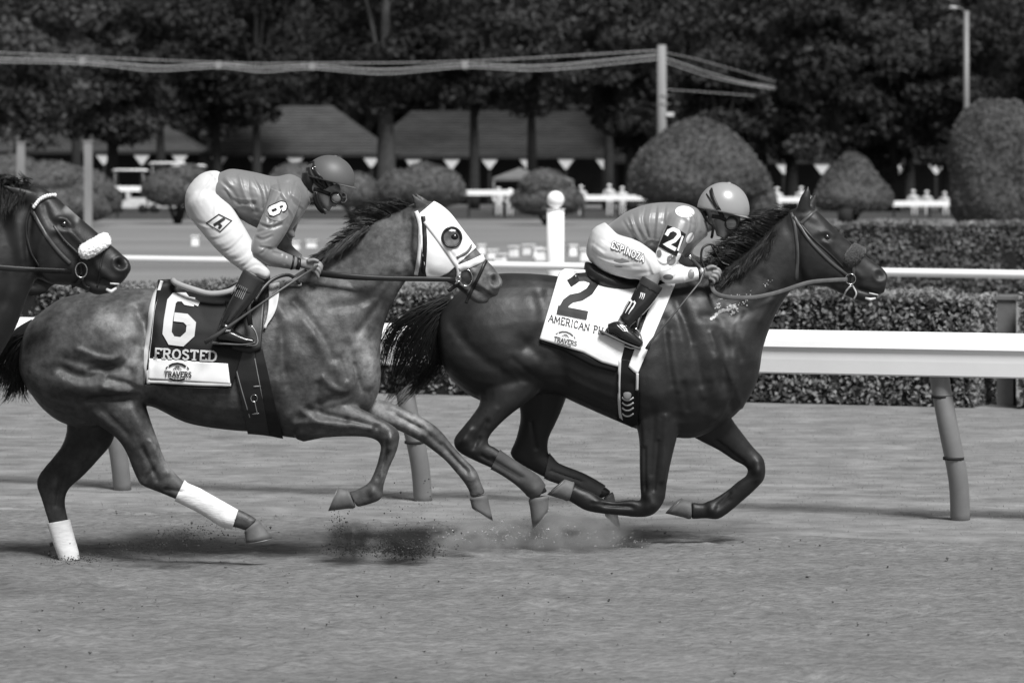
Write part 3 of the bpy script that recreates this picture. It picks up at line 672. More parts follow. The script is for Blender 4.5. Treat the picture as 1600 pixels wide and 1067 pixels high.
wire([(1038, 97, 34), (1090, 115, 33), (1150, 130, 32), (1212, 140, 31)], .018, 'overhead cable descending right of the pole, lower thick one')
wire([(1038, 82, 34), (1100, 96, 33), (1212, 128, 31)], .012, 'thin overhead cable descending right of the pole')
wire([(1038, 140, 34), (1100, 144, 33), (1180, 150, 32)], .012, 'thin low cable crossing right of the pole')
for i, (x, lb) in enumerate(((128, 'cable spacer clamp at the far left of the overhead cables'), (341, 'cable spacer clamp above the left rider\'s back'), (487, 'cable spacer clamp above the left rider\'s cap'), (726, 'cable spacer clamp midway between the riders'))):
    y = (95, 101, 103, 101)[i]; q = pt(x, y+1, F/34); mb = MB().box(q[0]-.14, q[0]+.14, q[1]-.09, q[1]+.09, q[2]-.17, q[2]+.17); tag(obj('cable_spacer', mb, M['pole'], origin=tuple(q), smooth=False), lb, 'clamp', 'spacers on the overhead cables')
q = pt(1510, 0, F/30); lp = thing('lamp_pole', 'slim tall pole with a small arm at the top right', 'pole', (q[0], q[1], 0)); z1 = CH-(18-HZ)/30
obj('shaft', MB().tube([(q[0], q[1], 0), (q[0], q[1], z1)], [.17, .13], 10), M['grey'], lp); obj('arm', MB().tube([(q[0], q[1], z1-.1), (q[0]-.3, q[1]-.1, z1+.15), (q[0]-.6, q[1]-.2, z1+.18)], .04, 6), M['grey'], lp)
obj('lamp_head', MB().sphere((q[0]-.72, q[1]-.25, z1+.18), (.24, .14, .08), 10, 6), M['whited'], lp)
for px, yt, lb in ((33, 224, 'pale square post behind the left horse, left one'), (138, 222, 'pale square post left of the round bush, right one')):
    q = pt(px, 0, F/40); zt = CH-(yt-HZ)/40; m = MB().box(q[0]-.15, q[0]+.15, q[1]-.15, q[1]+.15, 0, zt); m.box(q[0]-.18, q[0]+.18, q[1]-.18, q[1]+.18, zt, zt+.06)
    tag(obj('marker_post', m, M['pole'], origin=(q[0], q[1], 0), smooth=False), lb, 'post', 'pale posts at the far left')
# ---------------------------------------------------------------- trees
def tree(px, s, hw, y0, y1, label, seed, leaf=1, nl=6500, trunk_w=.35, bark='bark', lean=0.0, ls=.21, lobes=26):
    D = F/s; x = pt(px, 0, D)[0]; r = np.random.default_rng(seed); z1 = CH-(y0-HZ)/s; z0 = CH-(y1-HZ)/s; R = hw/s
    t = thing('broadleaf_tree', label, 'tree', (x, D, 0)); zc = (z0+z1)/2; H = (z1-z0)/2; zb = max(1.5, z0+.3*H)
    tb = MB(); tb.tube(catmull([(x, D, 0), (x+lean*.3+.05, D, zb*.5), (x+lean, D, zb), (x+lean*1.3, D, zc+.5*H)], 4), np.linspace(trunk_w*1.25, trunk_w*.4, 13), 10)
    C = []
    for i in range(lobes):
        d = r.normal(size=3); d /= np.linalg.norm(d); rad = r.uniform(.25, .92)**.6
        c = np.array((x+lean+d[0]*R*rad, D+d[1]*min(R, 3.5)*rad, zc+d[2]*H*rad)); lr = r.uniform(.16, .34)*min(R, H)+.5
        if i < 10: tb.tube(catmull([(x+lean, D, zb*r.uniform(.75, 1.1)), ((x+lean+c[0])/2, (D+c[1])/2, (zb+c[2])/2+.4), c], 4), np.linspace(trunk_w*.38, .05, 9), 6)
        m = int(nl/lobes*(lr/(.25*min(R, H)+.5))**1.5)+5
        v = r.normal(size=(m, 3)); v /= np.linalg.norm(v, axis=1)[:, None]; v[:, 2] = v[:, 2]*.7; C.append(c+v*lr*r.uniform(.55, 1.08, m)[:, None]*np.array((1.25, 1, .8)))
    C = np.concatenate(C); C = C[C[:, 2] > .3]
    obj('trunk', tb, M[bark], t); obj('crown', leaves(MB(), C, ls, seed), M['leaf%d' % leaf], t, smooth=False)
    return t
T = [(1128, 27, 70, 60, 268, 'low dark tree between the utility pole and the cone shaped bush', 0, 1.0), (1235, 24.5, 80, 40, 250, 'dark tree filling the gap above the small cone bush', 3, 1.0), (1395, 26, 80, 70, 285, 'low dense tree right of the cone shaped bush', 0, 1.2), (1480, 26.5, 60, 60, 300, 'low dark tree beside the tall rounded leafy bush', 3, 1.0), (175, 25, 80, 60, 222, 'low tree in front of the far left barn roof', 0, 1.0), (338, 24, 70, 40, 215, 'low dark tree hanging in front of the lit barn roof corner', 3, 1.0), (985, 25, 55, 40, 245, 'low dark tree just left of the utility pole', 3, .9), (740, 24, 70, 20, 190, 'dark tree hanging over the middle of the dark barn roof', 3, .9),
     (30, 27, 105, -70, 236, 'bushy paler tree at the upper left corner', 2, 1.0), (118, 24, 70, -80, 205, 'dark tree standing right of the upper left corner tree', 1, 1.0), (250, 23, 130, -90, 225, 'wide dark tree over the round bush and golf carts', 0, 1.2), (400, 22.5, 90, -60, 200, 'dark tree hanging over the left end of the lit barn roof', 3, 1.0),
     (540, 20, 130, -110, 170, 'dark tree behind the ridge of the lit barn roof', 3, 1.1), (690, 20, 110, -110, 185, 'dark tree behind the left end of the dark roofed barn', 0, 1.0), (830, 23, 95, -80, 190, 'tree with slender trunk in front of the dark roofed barn', 1, 1.0), (950, 24, 90, -80, 215, 'tree with slender trunk left of the utility pole', 1, 1.1),
     (1075, 21, 100, -100, 215, 'pale leaved tree right behind the utility pole', 1, 1.1), (1190, 25, 105, -80, 255, 'tall tree above the small cone bush', 2, 1.3), (1310, 26, 100, -90, 262, 'thick leafy tree above the cone shaped bush', 1, 1.3), (1420, 24, 95, -80, 262, 'dense tree left of the slim lamp pole', 2, 1.3), (1530, 23, 100, -90, 220, 'dark tree behind the slim lamp pole', 1, 1.1), (1640, 24, 90, -90, 240, 'tree cut by the right edge above the tall rounded bush', 0, 1.0), (-60, 22, 90, -90, 230, 'tree cut by the left edge of the picture', 0, 1.0)]
for i, (px, s, hw, y0, y1, lb, lf, dn) in enumerate(T):
    tree(px, s, hw, y0, y1, lb, 50+i, lf, int(7500*dn), trunk_w=.33 if s < 24.5 else .4)
tree(602, 27, 95, -90, 195, 'tree with a thick pale trunk forking in front of the barns', 90, 3, 4200, trunk_w=.55, bark='bark2', lobes=20)
# far wood closing the view
wm = MB(); r = np.random.default_rng(77); n = 55000; xs = r.uniform(-110, 110, n); zs = r.uniform(0, 26, n); ys = 268+3*np.sin(xs*.35)+2*np.sin(zs*.6+xs*.2)+r.normal(0, 1.2, n)
leaves(wm, np.stack([xs, ys, zs], 1), .5, 77)
nx = 120; nz = 16; gx = np.linspace(-120, 120, nx); gz = np.linspace(0, 27, nz); V = [(x, 274+2.5*math.sin(x*.4)+1.5*math.sin(z*.7+x*.3), z) for z in gz for x in gx]
V += [(x, 281, z) for z in gz for x in gx]; k = nx*nz
Fc = [(j*nx+i, j*nx+i+1, (j+1)*nx+i+1, (j+1)*nx+i) for j in range(nz-1) for i in range(nx-1)]; Fc += [tuple(k+v for v in f[::-1]) for f in Fc]
Fc += [((nz-1)*nx+i, (nz-1)*nx+i+1, k+(nz-1)*nx+i+1, k+(nz-1)*nx+i) for i in range(nx-1)]
wm.add(V, Fc)
tag(obj('woodland', wm, M['leaf3'], smooth=False), 'dark mass of woodland far behind all the single trees', 'woodland', kind='stuff')
# ================================================================ HORSES
M['bay'] = mat('bay_coat', .012, .5, .38, attr='tone', var=.22, scale=14, var2=.2, scale2=3, bump=.5, bscale=190, bdist=.0015, rvar=.07, bump2=.35, bscale2=11, bdist2=.012)
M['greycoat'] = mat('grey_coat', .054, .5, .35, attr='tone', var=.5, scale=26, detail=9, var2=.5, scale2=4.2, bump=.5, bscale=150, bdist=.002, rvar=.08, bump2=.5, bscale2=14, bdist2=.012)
M['hoofm'] = mat('hoof_horn', .10, .6, .3, var=.25, scale=12, bump=.3, bscale=60, bdist=.002)
M['shoe'] = mat('worn_shoe', .2, .5, .5, metal=.6)
M['hair'] = mat('dark_hair', .012, .42, .4)
M['greyhair'] = mat('grey_hair', .05, .5, .4, var=.5, scale=20)
M['eye'] = mat('eye', .006, .06, .8)
M['leather'] = mat('dark_leather', .009, .42, .4, var=.2, scale=20, bump=.2, bscale=120, bdist=.001)
M['brown'] = mat('brown_leather', .05, .45, .5, var=.2, scale=20, bump=.2, bscale=120, bdist=.001)
M['tan'] = mat('rubber_rein', .09, .7, .3, var=.2, scale=30, bump=.4, bscale=220, bdist=.001)
M['steel'] = mat('steel', .55, .22, .6, metal=1)
M['wool'] = mat('sheepskin', .72, .95, .1, var=.08, scale=30, bump=1.0, bscale=90, bdist=.006, sheen=.4)
M['greywool'] = mat('grey_sheepskin', .05, .95, .1, var=.25, scale=60, bump=1.0, bscale=110, bdist=.006, sheen=.2)
M['silkwhite'] = mat('white_satin', .78, .5, .4, var=.04, scale=5, bump=.25, bscale=9, bdist=.006)
M['silkdark'] = mat('dark_satin', .005, .6, .25, var=.2, scale=6, bump=.25, bscale=9, bdist=.006)
M['trim'] = mat('grey_trim', .48, .6, .3, var=.06, scale=12)
M['ink'] = mat('black_print', .014, .6, .3)
M['inkgrey'] = mat('grey_print', .10, .6, .3)
M['bandage'] = mat('white_bandage', .66, .85, .2, var=.12, scale=16, bump=.5, bscale=34, stretch=(1, 1, 3), bdist=.004)
M['rubberboot'] = mat('grey_wrap', .05, .7, .3, var=.25, scale=12, bump=.3, bscale=60, bdist=.002)
M['foam'] = mat('dried_foam', .42, .8, .2, var=.5, scale=60)
M['tooth'] = mat('teeth', .5, .4, .5)
def horse_body(D, parts, voxel, strokes, t0, blobs, m, parent, name='body', smooth=3, am=2.1, ws=1.0):
    mb = MB()
    for S, kw in parts: loft(mb, S, D, **kw)
    me = remesh(mb, voxel, smooth)
    sculpt(me, [(q[0], q[1]*ws, q[2]*am) if min(p_[1] for p_ in q[0]) < 645 else (q[0], q[1], q[2]*2.6) for q in strokes])
    V, _ = vn(me); E = np.empty(len(me.edges)*2, np.int64); me.edges.foreach_get('vertices', E)
    V = lap(V, E.reshape(-1, 2), 1); me.vertices.foreach_set('co', V.ravel()); me.update()
    tone(me, t0, blobs)
    o = obj(name, me, m, parent); return o, me, bvh(me)
def hoof(S, D, parent, m='hoofm'):
    """coronet pair and sole pair: slanted wall, slightly flared, flat sole with a thin shoe"""
    c, e = np.array(S[0], float), np.array(S[1], float); mid = c*.5+e*.5
    top = c.copy(); cm = (c[:2]+c[2:4])/2; top[:2] = cm+(c[:2]-cm)*.9; top[2:4] = cm+(c[2:4]-cm)*.9; bul = c*.9+e*.1; bm = (bul[:2]+bul[2:4])/2; bul[:2] = bm+(bul[:2]-bm)*1.05; bul[2:4] = bm+(bul[2:4]-bm)*1.05; bul[4] *= 1.06
    mb = MB(); loft(mb, [tuple(top), tuple(bul), tuple(c*.72+e*.28), tuple(mid), tuple(e)], D, n=20, k=2); o = obj('hoof', mb, M[m], parent)
    d = (e[:4]-c[:4]); d = np.tile((d[:2]+d[2:])/2, 2); d = d/np.hypot(d[0], d[1]); e2 = e.copy(); e2[:4] += d*1.4; e[:4] += d*.2; e[4] *= 1.02; e2[4] *= 1.02
    mb = MB(); loft(mb, [tuple(e), tuple(e2)], D, n=20, k=1); obj('shoe', mb, M['shoe'], o); return o
def eyeball(px, py, r, B, D, parent, dy=.006):
    h, n, d = ray([B], px, py); c = Vector(h)-Vector(n)*(-.0) if h else Vector(pt(px, py, D-.08))
    c = Vector(c)+d*(r*.45); return obj('eye', MB().sphere(tuple(c), r, 16, 10), M['eye'], parent)
def strap(name, B, P, width, off, D, m, parent, solid=.003, **kw):
    mb = MB(); strip(mb, B, P, width, off, D, step=2.5, smooth_curve=kw.pop('smooth', True), **kw); return obj(name, mb, M[m], parent, solid=solid)
def ring(name, B, px, py, rp, tr, off, D, m, parent, sq=1.0):
    h, n, d = ray(B, px, py); y = (h.y if h is not None else D-.08)-off; c = pt(px, py, y); r = rp*D/F
    P = [c+np.array((r*math.cos(a), -.002*math.sin(2*a), r*sq*math.sin(a))) for a in np.linspace(0, 2*math.pi, 21)]
    return obj(name, MB().tube(P, tr, 6, closed=False), M[m], parent)

# ---------------------------------------------------------------- bay horse in front (number two)
D2 = F/298.
h2 = thing('racehorse', 'dark bay racehorse in the lead with number 2 saddle cloth', 'horse', (pt(940, 0, D2)[0], D2, 0), 'racehorses galloping along the rail')
W = 1.0
TOR2 = [(684, 505, 685, 545, 26), (690, 482, 694, 575, 50), (705, 466, 712, 600, 64), (735, 441, 742, 622, 74), (775, 428, 780, 632, 80), (820, 427, 822, 620, 78), (860, 430, 862, 614, 74),
        (905, 436, 905, 632, 76), (950, 442, 950, 652, 80), (1000, 440, 1000, 672, 80), (1040, 436, 1042, 682, 72), (1080, 436, 1085, 684, 66), (1116, 446, 1122, 668, 60), (1148, 470, 1152, 645, 50), (1172, 510, 1172, 618, 38), (1184, 548, 1184, 592, 22)]
NECK2 = [(1070, 432, 1160, 640, 58), (1110, 424, 1184, 590, 46), (1142, 408, 1192, 545, 36), (1172, 384, 1206, 505, 30), (1202, 354, 1222, 474, 26), (1230, 330, 1240, 450, 24), (1248, 326, 1252, 440, 22)]
HEAD2 = [(1232, 332, 1236, 440, 20), (1250, 322, 1246, 446, 25), (1270, 324, 1262, 447, 28), (1290, 342, 1284, 448, 27), (1310, 362, 1302, 450, 23), (1329, 379, 1318, 452, 19), (1347, 395, 1333, 452, 16), (1366, 410, 1350, 457, 15.5), (1380, 420, 1367, 462, 15), (1387, 431, 1381, 458, 11)]
JAW2 = [(1300, 430, 1296, 450, 14), (1322, 438, 1316, 460, 12), (1342, 447, 1335, 468, 11), (1360, 455, 1352, 473, 10), (1371, 461, 1368, 470, 7)]
NH2 = [(735, 470, 850, 500, 40, -.06), (712, 540, 858, 560, 44, -.08), (735, 592, 848, 605, 38, -.1), (750, 625, 824, 628, 28, -.13), (738, 648, 800, 646, 20, -.15), (722, 668, 780, 664, 15.5, -.16), (709, 686, 765, 682, 13, -.165), (714, 704, 764, 694, 13, -.165), (742, 720, 774, 699, 11, -.165), (775, 735, 793, 713, 10, -.165), (803, 753, 817, 729, 10.5, -.165), (822, 770, 842, 746, 12, -.165), (826, 778, 856, 768, 11, -.165)]
FH2 = [(790, 560, 890, 590, 34, .08), (806, 618, 886, 618, 27, .12), (813, 650, 873, 652, 20, .15), (806, 685, 858, 684, 15, .16), (797, 710, 857, 706, 12.5, .165), (818, 728, 864, 716, 11, .165), (860, 750, 874, 726, 10, .165), (900, 762, 912, 741, 10, .165), (930, 778, 942, 758, 12, .165), (941, 778, 956, 768, 10, .165)]
NF2 = [(985, 600, 1095, 600, 42, -.07), (990, 650, 1068, 645, 32, -.1), (998, 684, 1058, 684, 21, -.12), (999, 725, 1048, 725, 16, -.13), (1000, 757, 1042, 757, 14, -.13), (1001, 778, 1038, 782, 13.5, -.13), (1000, 782, 1022, 803, 13, -.13), (985, 780, 998, 808, 11, -.13), (960, 783, 958, 804, 9, -.13), (940, 778, 938, 802, 11, -.13), (924, 768, 914, 797, 12, -.13), (908, 762, 895, 786, 9.5, -.13), (897, 756, 886, 781, 10, -.13)]
FF2 = [(1120, 600, 1050, 660, 34, .06), (1142, 650, 1085, 684, 24, .1), (1160, 676, 1122, 703, 18, .12), (1178, 699, 1146, 719, 14, .13), (1194, 718, 1166, 730, 14, .13), (1195, 746, 1166, 742, 13.5, .13), (1180, 765, 1152, 752, 11.5, .13), (1160, 783, 1138, 764, 9.5, .13), (1140, 800, 1115, 779, 10, .13), (1122, 811, 1106, 782, 12, .13), (1104, 810, 1098, 786, 9.5, .13), (1080, 811, 1080, 784, 10, .13)]
EAR2a = circ([(1256, 330, 12, 7, -.035), (1258, 312, 9, 5, -.04), (1261, 301, 6, 3.5, -.04), (1263, 290, 1.5, 1.5, -.035)])
EAR2b = circ([(1262, 330, 11, 7, .045), (1268, 318, 8, 5, .05), (1272, 310, 5, 3, .05), (1275, 303, 1.5, 1.5, .05)])
S2 = [([(800, 560), (830, 585), (850, 600)], 4, -6), ([(790, 575), (820, 600)], 5, 5), ([(868, 440), (860, 480), (866, 520)], 5, -5), ([(1046, 520), (1052, 570), (1060, 610)], 4, 6), ([(1084, 540), (1090, 590), (1100, 620)], 4, 6), ([(1068, 600), (1074, 640)], 4, -6), ([(1120, 500), (1140, 530)], 6, 6), ([(1030, 470), (1020, 520)], 7, -5), ([(1150, 590), (1130, 640), (1110, 660)], 3.5, 6), ([(1160, 480), (1150, 520), (1158, 560)], 5, -6), ([(890, 590), (930, 612), (960, 622)], 5, 5), ([(1190, 430), (1200, 455)], 6, -5), ([(1110, 520), (1118, 545)], 3, 5),
      ([(768, 716), (818, 746)], 2.2, -4), ([(1028, 690), (1022, 765)], 2.5, -4), ([(1008, 700), (1008, 765)], 2.5, -4), ([(1012, 792)], 7, 4), ([(932, 786)], 6, 3.5), ([(1112, 797)], 6, 3.5), ([(836, 765)], 6, 3.5), ([(1184, 735)], 7, 4), ([(728, 688)], 6, 4), ([(750, 686), (740, 700)], 3, -4), ([(985, 790), (945, 788)], 2.2, -3.5), ([(1150, 752), (1168, 742)], 3, -3), ([(1140, 770), (1122, 788)], 2.4, -4), ([(830, 660), (838, 700)], 3, -4), ([(860, 735), (910, 752)], 2.2, -4),
      # hindquarter
      ([(842, 455), (850, 490), (842, 522), (820, 545)], 9, -12), ([(835, 480), (838, 500)], 18, 9), ([(706, 505), (730, 540), (775, 575), (820, 592)], 8, -9), ([(745, 500), (780, 545), (830, 575)], 16, 9), ([(760, 470), (790, 500)], 28, 8), ([(815, 530), (850, 565)], 7, -8), ([(842, 566), (852, 576)], 12, 10), ([(700, 560), (740, 600)], 14, 6), ([(790, 600), (835, 585)], 6, -6),
      ([(760, 660), (742, 690)], 5, -5), ([(735, 672), (722, 690)], 5, 5), ([(775, 640), (762, 668)], 4, 4), ([(752, 712), (812, 748)], 3, -4),
      # flank and ribs
      ([(880, 560), (905, 600), (965, 640)], 16, -8), ([(868, 545), (880, 600)], 10, -12), ([(905, 520), (905, 600)], 22, 6),
      # shoulder and chest
      ([(1058, 470), (1076, 520), (1088, 560), (1094, 600)], 6, -11), ([(1078, 470), (1100, 520), (1112, 560)], 10, 8), ([(1038, 500), (1045, 560), (1050, 600)], 6, -8), ([(1060, 500), (1066, 545), (1070, 590)], 8, 7), ([(1020, 560), (1030, 610)], 16, 10), ([(1012, 606), (1030, 622)], 16, 12), ([(990, 600), (994, 650)], 6, -9), ([(1052, 620), (1060, 650)], 8, -8),
      ([(1116, 470), (1132, 540), (1128, 590)], 8, -9), ([(1120, 560), (1115, 590), (1120, 620)], 11, 12), ([(1146, 560), (1138, 620)], 7, 8), ([(1132, 600), (1145, 640)], 6, -9), ([(1098, 640), (1120, 655)], 6, 5), ([(1108, 600), (1100, 640)], 5, -7), ([(1150, 520), (1176, 560)], 10, 6),
      ([(1100, 470), (1140, 450), (1190, 410), (1222, 370)], 10, 6), ([(1098, 495), (1160, 490), (1205, 460)], 6, -7), ([(1180, 540), (1212, 480), (1228, 452)], 7, -6), ([(1190, 500), (1218, 455)], 5, 5), ([(1160, 430), (1185, 420)], 14, 4),
      # legs
      ([(1022, 640), (1018, 740)], 4, -6), ([(1040, 650), (1035, 750)], 5, 5), ([(1006, 660), (1006, 750)], 6, 4), ([(1013, 775), (1022, 790)], 6, 4), ([(990, 793), (925, 786)], 2.5, -3), ([(1120, 690), (1160, 722)], 3.5, -5), ([(1140, 780), (1120, 795)], 3, -3), ([(1183, 722), (1184, 748)], 6, 4),
      # head
      ([(1290, 378), (1330, 418), (1345, 432)], 4, 7), ([(1276, 372), (1300, 402), (1320, 430)], 4, -4), ([(1250, 345), (1243, 400), (1252, 436)], 4, -8), ([(1285, 446), (1268, 438), (1256, 405), (1264, 375)], 5, 4), ([(1265, 400), (1275, 425)], 15, 5), ([(1283, 363), (1293, 362), (1302, 368)], 3.5, 6), ([(1291, 372)], 5, -7), ([(1286, 380), (1298, 380)], 3, 3), ([(1265, 348), (1274, 352)], 7, -6), ([(1306, 390), (1325, 408)], 6, -4),
      ([(1375, 430)], 5.5, -13), ([(1367, 424), (1376, 421), (1384, 428), (1383, 437), (1372, 440), (1366, 432), (1367, 424)], 2.5, 5), ([(1343, 452), (1360, 456), (1376, 461)], 2.2, -8), ([(1350, 447), (1366, 450)], 4, 4)]
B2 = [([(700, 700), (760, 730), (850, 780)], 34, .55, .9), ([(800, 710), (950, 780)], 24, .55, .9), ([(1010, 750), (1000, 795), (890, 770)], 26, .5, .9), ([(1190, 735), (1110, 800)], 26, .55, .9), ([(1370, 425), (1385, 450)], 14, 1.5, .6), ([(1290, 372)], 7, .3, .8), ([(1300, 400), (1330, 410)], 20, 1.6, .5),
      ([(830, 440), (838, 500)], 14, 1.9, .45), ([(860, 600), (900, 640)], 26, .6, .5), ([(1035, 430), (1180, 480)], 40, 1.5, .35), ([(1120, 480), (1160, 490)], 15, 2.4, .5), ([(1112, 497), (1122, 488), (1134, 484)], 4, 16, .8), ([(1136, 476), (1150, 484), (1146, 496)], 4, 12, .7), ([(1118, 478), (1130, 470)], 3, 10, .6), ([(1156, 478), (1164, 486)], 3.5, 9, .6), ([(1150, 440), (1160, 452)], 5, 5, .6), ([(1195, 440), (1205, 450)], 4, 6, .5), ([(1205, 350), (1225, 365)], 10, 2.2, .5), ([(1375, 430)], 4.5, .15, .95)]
parts2 = [(TOR2, dict(n=28, k=4, egg=.12, e=.95)), (NECK2, dict(n=24, k=4, egg=.3)), (HEAD2, dict(n=24, k=4, e=.88)), (JAW2, dict(n=14)), (NH2, dict(n=16)), (FH2, dict(n=16)), (NF2, dict(n=16)), (FF2, dict(n=16)), (EAR2a, dict(n=10)), (EAR2b, dict(n=10))]
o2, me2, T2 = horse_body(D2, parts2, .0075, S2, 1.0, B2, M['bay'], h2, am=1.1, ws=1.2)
hoof([(826, 778, 857, 774, 11.5, -.165), (832, 825, 857, 797, 14, -.165)], D2, h2)
hoof([(958, 768, 943, 778, 10.5, .165), (970, 827, 945, 804, 12.5, .165)], D2, h2)
hoof([(898, 754, 889, 783, 11, -.13), (884, 749, 856, 773, 13.5, -.13)], D2, h2)
hoof([(1080, 783, 1080, 811, 11, .13), (1065, 779, 1041, 802, 13.5, .13)], D2, h2)
eyeball(1292, 371, .019, T2, D2, h2)
# tail and mane
P = lambda L, D: [pt(x, y, D+dy) for x, y, dy in L]
tg = [P([(700, 468, 0), (655, 480, -.02), (615, 500, -.04), (596, 540, -.03), (592, 600, 0), (588, 625, .03)], D2), P([(702, 474, -.03), (665, 500, -.06), (640, 540, -.05), (620, 590, -.02), (600, 628, .02)], D2), P([(700, 480, 0), (680, 515, -.05), (668, 560, -.04), (640, 600, 0), (605, 632, .02)], D2), P([(698, 488, .03), (690, 520, 0), (694, 560, -.02), (672, 590, .03), (628, 625, .05)], D2), P([(702, 470, .05), (650, 490, .06), (606, 512, .05), (604, 560, .05), (596, 612, .06)], D2)]
obj('tail', strands(tg, 900, .0024, 61, spread=(.012, .02), seg=13, shrink=(.7, 1.0)), M['hair'], h2)
dock = MB(); loft(dock, circ([(712, 470, 15, 14), (690, 477, 12, 11), (662, 487, 10, 9), (640, 500, 6, 6)]), D2); obj('tail_dock', dock, M['hair'], h2)
def mane(crest, tips, n, r0, seed, D, dyr, m, parent, spread=(.008, .022), fringe=None):
    G = [P([(a[0], a[1], dyr[0]), ((a[0]+b[0])/2+b[2], (a[1]+b[1])/2-b[3], dyr[1]), (b[0], b[1], dyr[2])], D) for a, b in zip(crest, tips)]
    return obj('mane', strands(G, n, r0, seed, spread=spread, seg=9, shrink=(.75, 1.05)), M[m], parent)
mane([(1236, 330), (1215, 348), (1195, 368), (1172, 392), (1150, 412), (1125, 428), (1100, 432)], [(1203, 330, 0, 4), (1172, 342, 0, 6), (1138, 356, 0, 8), (1118, 380, 0, 6), (1104, 400, 0, 5), (1090, 414, 0, 4), (1070, 426, 0, 2)], 1300, .0022, 62, D2, (0, -.03, .0), 'hair', h2, spread=(.01, .014))
mane([(1216, 350), (1195, 372), (1172, 396), (1148, 418), (1122, 434)], [(1205, 385, 0, 0), (1176, 412, 0, 0), (1150, 436, 0, 0), (1128, 448, 0, 0), (1104, 446, 0, 0)], 700, .002, 63, D2, (0, -.1, -.12), 'hair', h2, spread=(.008, .012))
# saddle cloth, number, name, crest
B = [T2]
cl2 = patch(B, [(874, 426), (882, 420), (905, 421), (935, 424), (975, 440), (1000, 446)], [(843, 530), (870, 538), (912, 551), (940, 566), (965, 573), (968, 572)], 44, 34, .012, D2-.26, sm=10, wrinkle=.0028, seed=4)
c2 = obj('saddle_cloth', cl2, M['silkwhite'], h2, solid=.003); TC2 = bvh(c2.data)
obj('cloth_edge', patch(B, [(846, 524), (880, 535), (930, 560), (968, 570)], [(843, 536), (878, 547), (925, 572), (962, 582)], 30, 4, .008, D2-.26, sm=6), M['silkdark'], c2, solid=.003)
fl = patch(B, [(1026, 447), (1045, 440), (1056, 442)], [(982, 573), (990, 581), (996, 585)], 12, 34, .014, D2-.26, sm=8, wrinkle=.002, seed=9); obj('cloth_flap', fl, M['silkwhite'], c2, solid=.003)
ux, uy = np.array((.985, .24)), np.array((.16, -.985))
mb = MB(); NB = [TC2, T2]
def affine(pts, o, a, b): return [tuple(np.array(o)+np.array(a)*p[0]+np.array(b)*p[1]) for p in pts]
strip(mb, NB, [(889, 443), (897, 438), (903, 433), (914, 432), (925, 436), (929, 443), (921, 455), (908, 463), (893, 466), (885, 472), (877, 486)], 12.5, .010, D2-.27, step=2, sm=0)
strip(mb, NB, [(871, 483.5), (918, 492.5)], 13, .011, D2-.27, step=2, sm=0); obj('number', mb, M['ink'], c2, smooth=False)
mb = MB(); text(mb, NB, 'AMERICAN PHA', (857, 501.5), np.array((11.6, 2.9))*.84, (1.6, -10.5), 1.35, .007, D2-.27, serif=.13); obj('lettering', mb, M['ink'], c2, smooth=False)
def crest(mb, NB, cx, cy, k, ux, uy, Dd, s):
    f = lambda pts: [(cx+ux[0]*p[0]*k+uy[0]*p[1]*k, cy+ux[1]*p[0]*k+uy[1]*p[1]*k) for p in pts]
    strip(mb, NB, f([(-14, 9), (-8, 12.5), (0, 14), (8, 12.5), (14, 9)]), 3.4*k, .004, Dd, step=1.5, sm=0)
    strip(mb, NB, f([(-19, 5), (-16, 8.5)]), 2*k, .004, Dd, step=1.5, sm=0); strip(mb, NB, f([(19, 5), (16, 8.5)]), 2*k, .004, Dd, step=1.5, sm=0)
    for dx in (-7, -3.5, 0, 3.5, 7): strip(mb, NB, f([(dx*.2, 9.5), (dx, 4)]), 1.1*k, .004, Dd, step=1.5, sm=0)
    text(mb, NB, 'TRAVERS', f([(-21, -8)])[0], np.array(ux)*k*7.9, np.array(uy)*k*8.2, 1.7*k, .004, Dd, serif=.14)
    strip(mb, NB, f([(-6, -10), (6, -10)]), 1*k, .004, Dd, step=1.5, sm=0)
    strip(mb, NB, f([(-13, -11), (-7, -13), (0, -13.6), (7, -13), (13, -11)]), 2.8*k, .004, Dd, step=1.5, sm=0)
mb = MB(); crest(mb, NB, 883, 530, .82, (.97, .22), (.16, -.98), D2-.27, 1); obj('crest_print', mb, M['inkgrey'], c2, smooth=False)
# girth with pale edges and chevrons
g2 = shell(me2, [(966, 560), (1000, 566), (997, 662), (988, 667), (964, 656)], .010, 'girth', M['silkdark'], h2, Dr=(D2-.5, D2+.5))
TG = bvh(g2.data)
for Pq in ([(970, 540), (967, 600), (968, 640), (971, 657)], [(996, 583), (995, 610)]):
    strap('girth_edging', [TG, T2], Pq, 4.2, .008, D2-.25, 'trim', g2, .002)
for y in (625, 633, 641, 650): strap('chevron', [TG], [(972, y-4), (977, y), (984, y), (990, y-4)], 2.2, .009, D2-.25, 'trim', g2, .001)
mb = MB(); mb.sphere(pt(980, 617, ray([TG], 980, 617)[0].y-.004), (.022, .008, .026), 12, 8); obj('buckle_pad', mb, M['grey'], g2)
# saddle
sd2 = MB(); loft(sd2, [(914, 408, 912, 428, 22), (925, 411, 920, 440, 30), (950, 424, 945, 452, 36), (985, 436, 980, 462, 36), (1015, 430, 1015, 460, 30), (1032, 424, 1034, 450, 20)], D2, e=.8); obj('saddle', remesh(sd2, .008, 3), M['leather'], h2)
strap('stirrup_leather', [T2], [(1005, 470), (990, 500), (984, 530)], 9, .03, D2-.28, 'leather', h2)
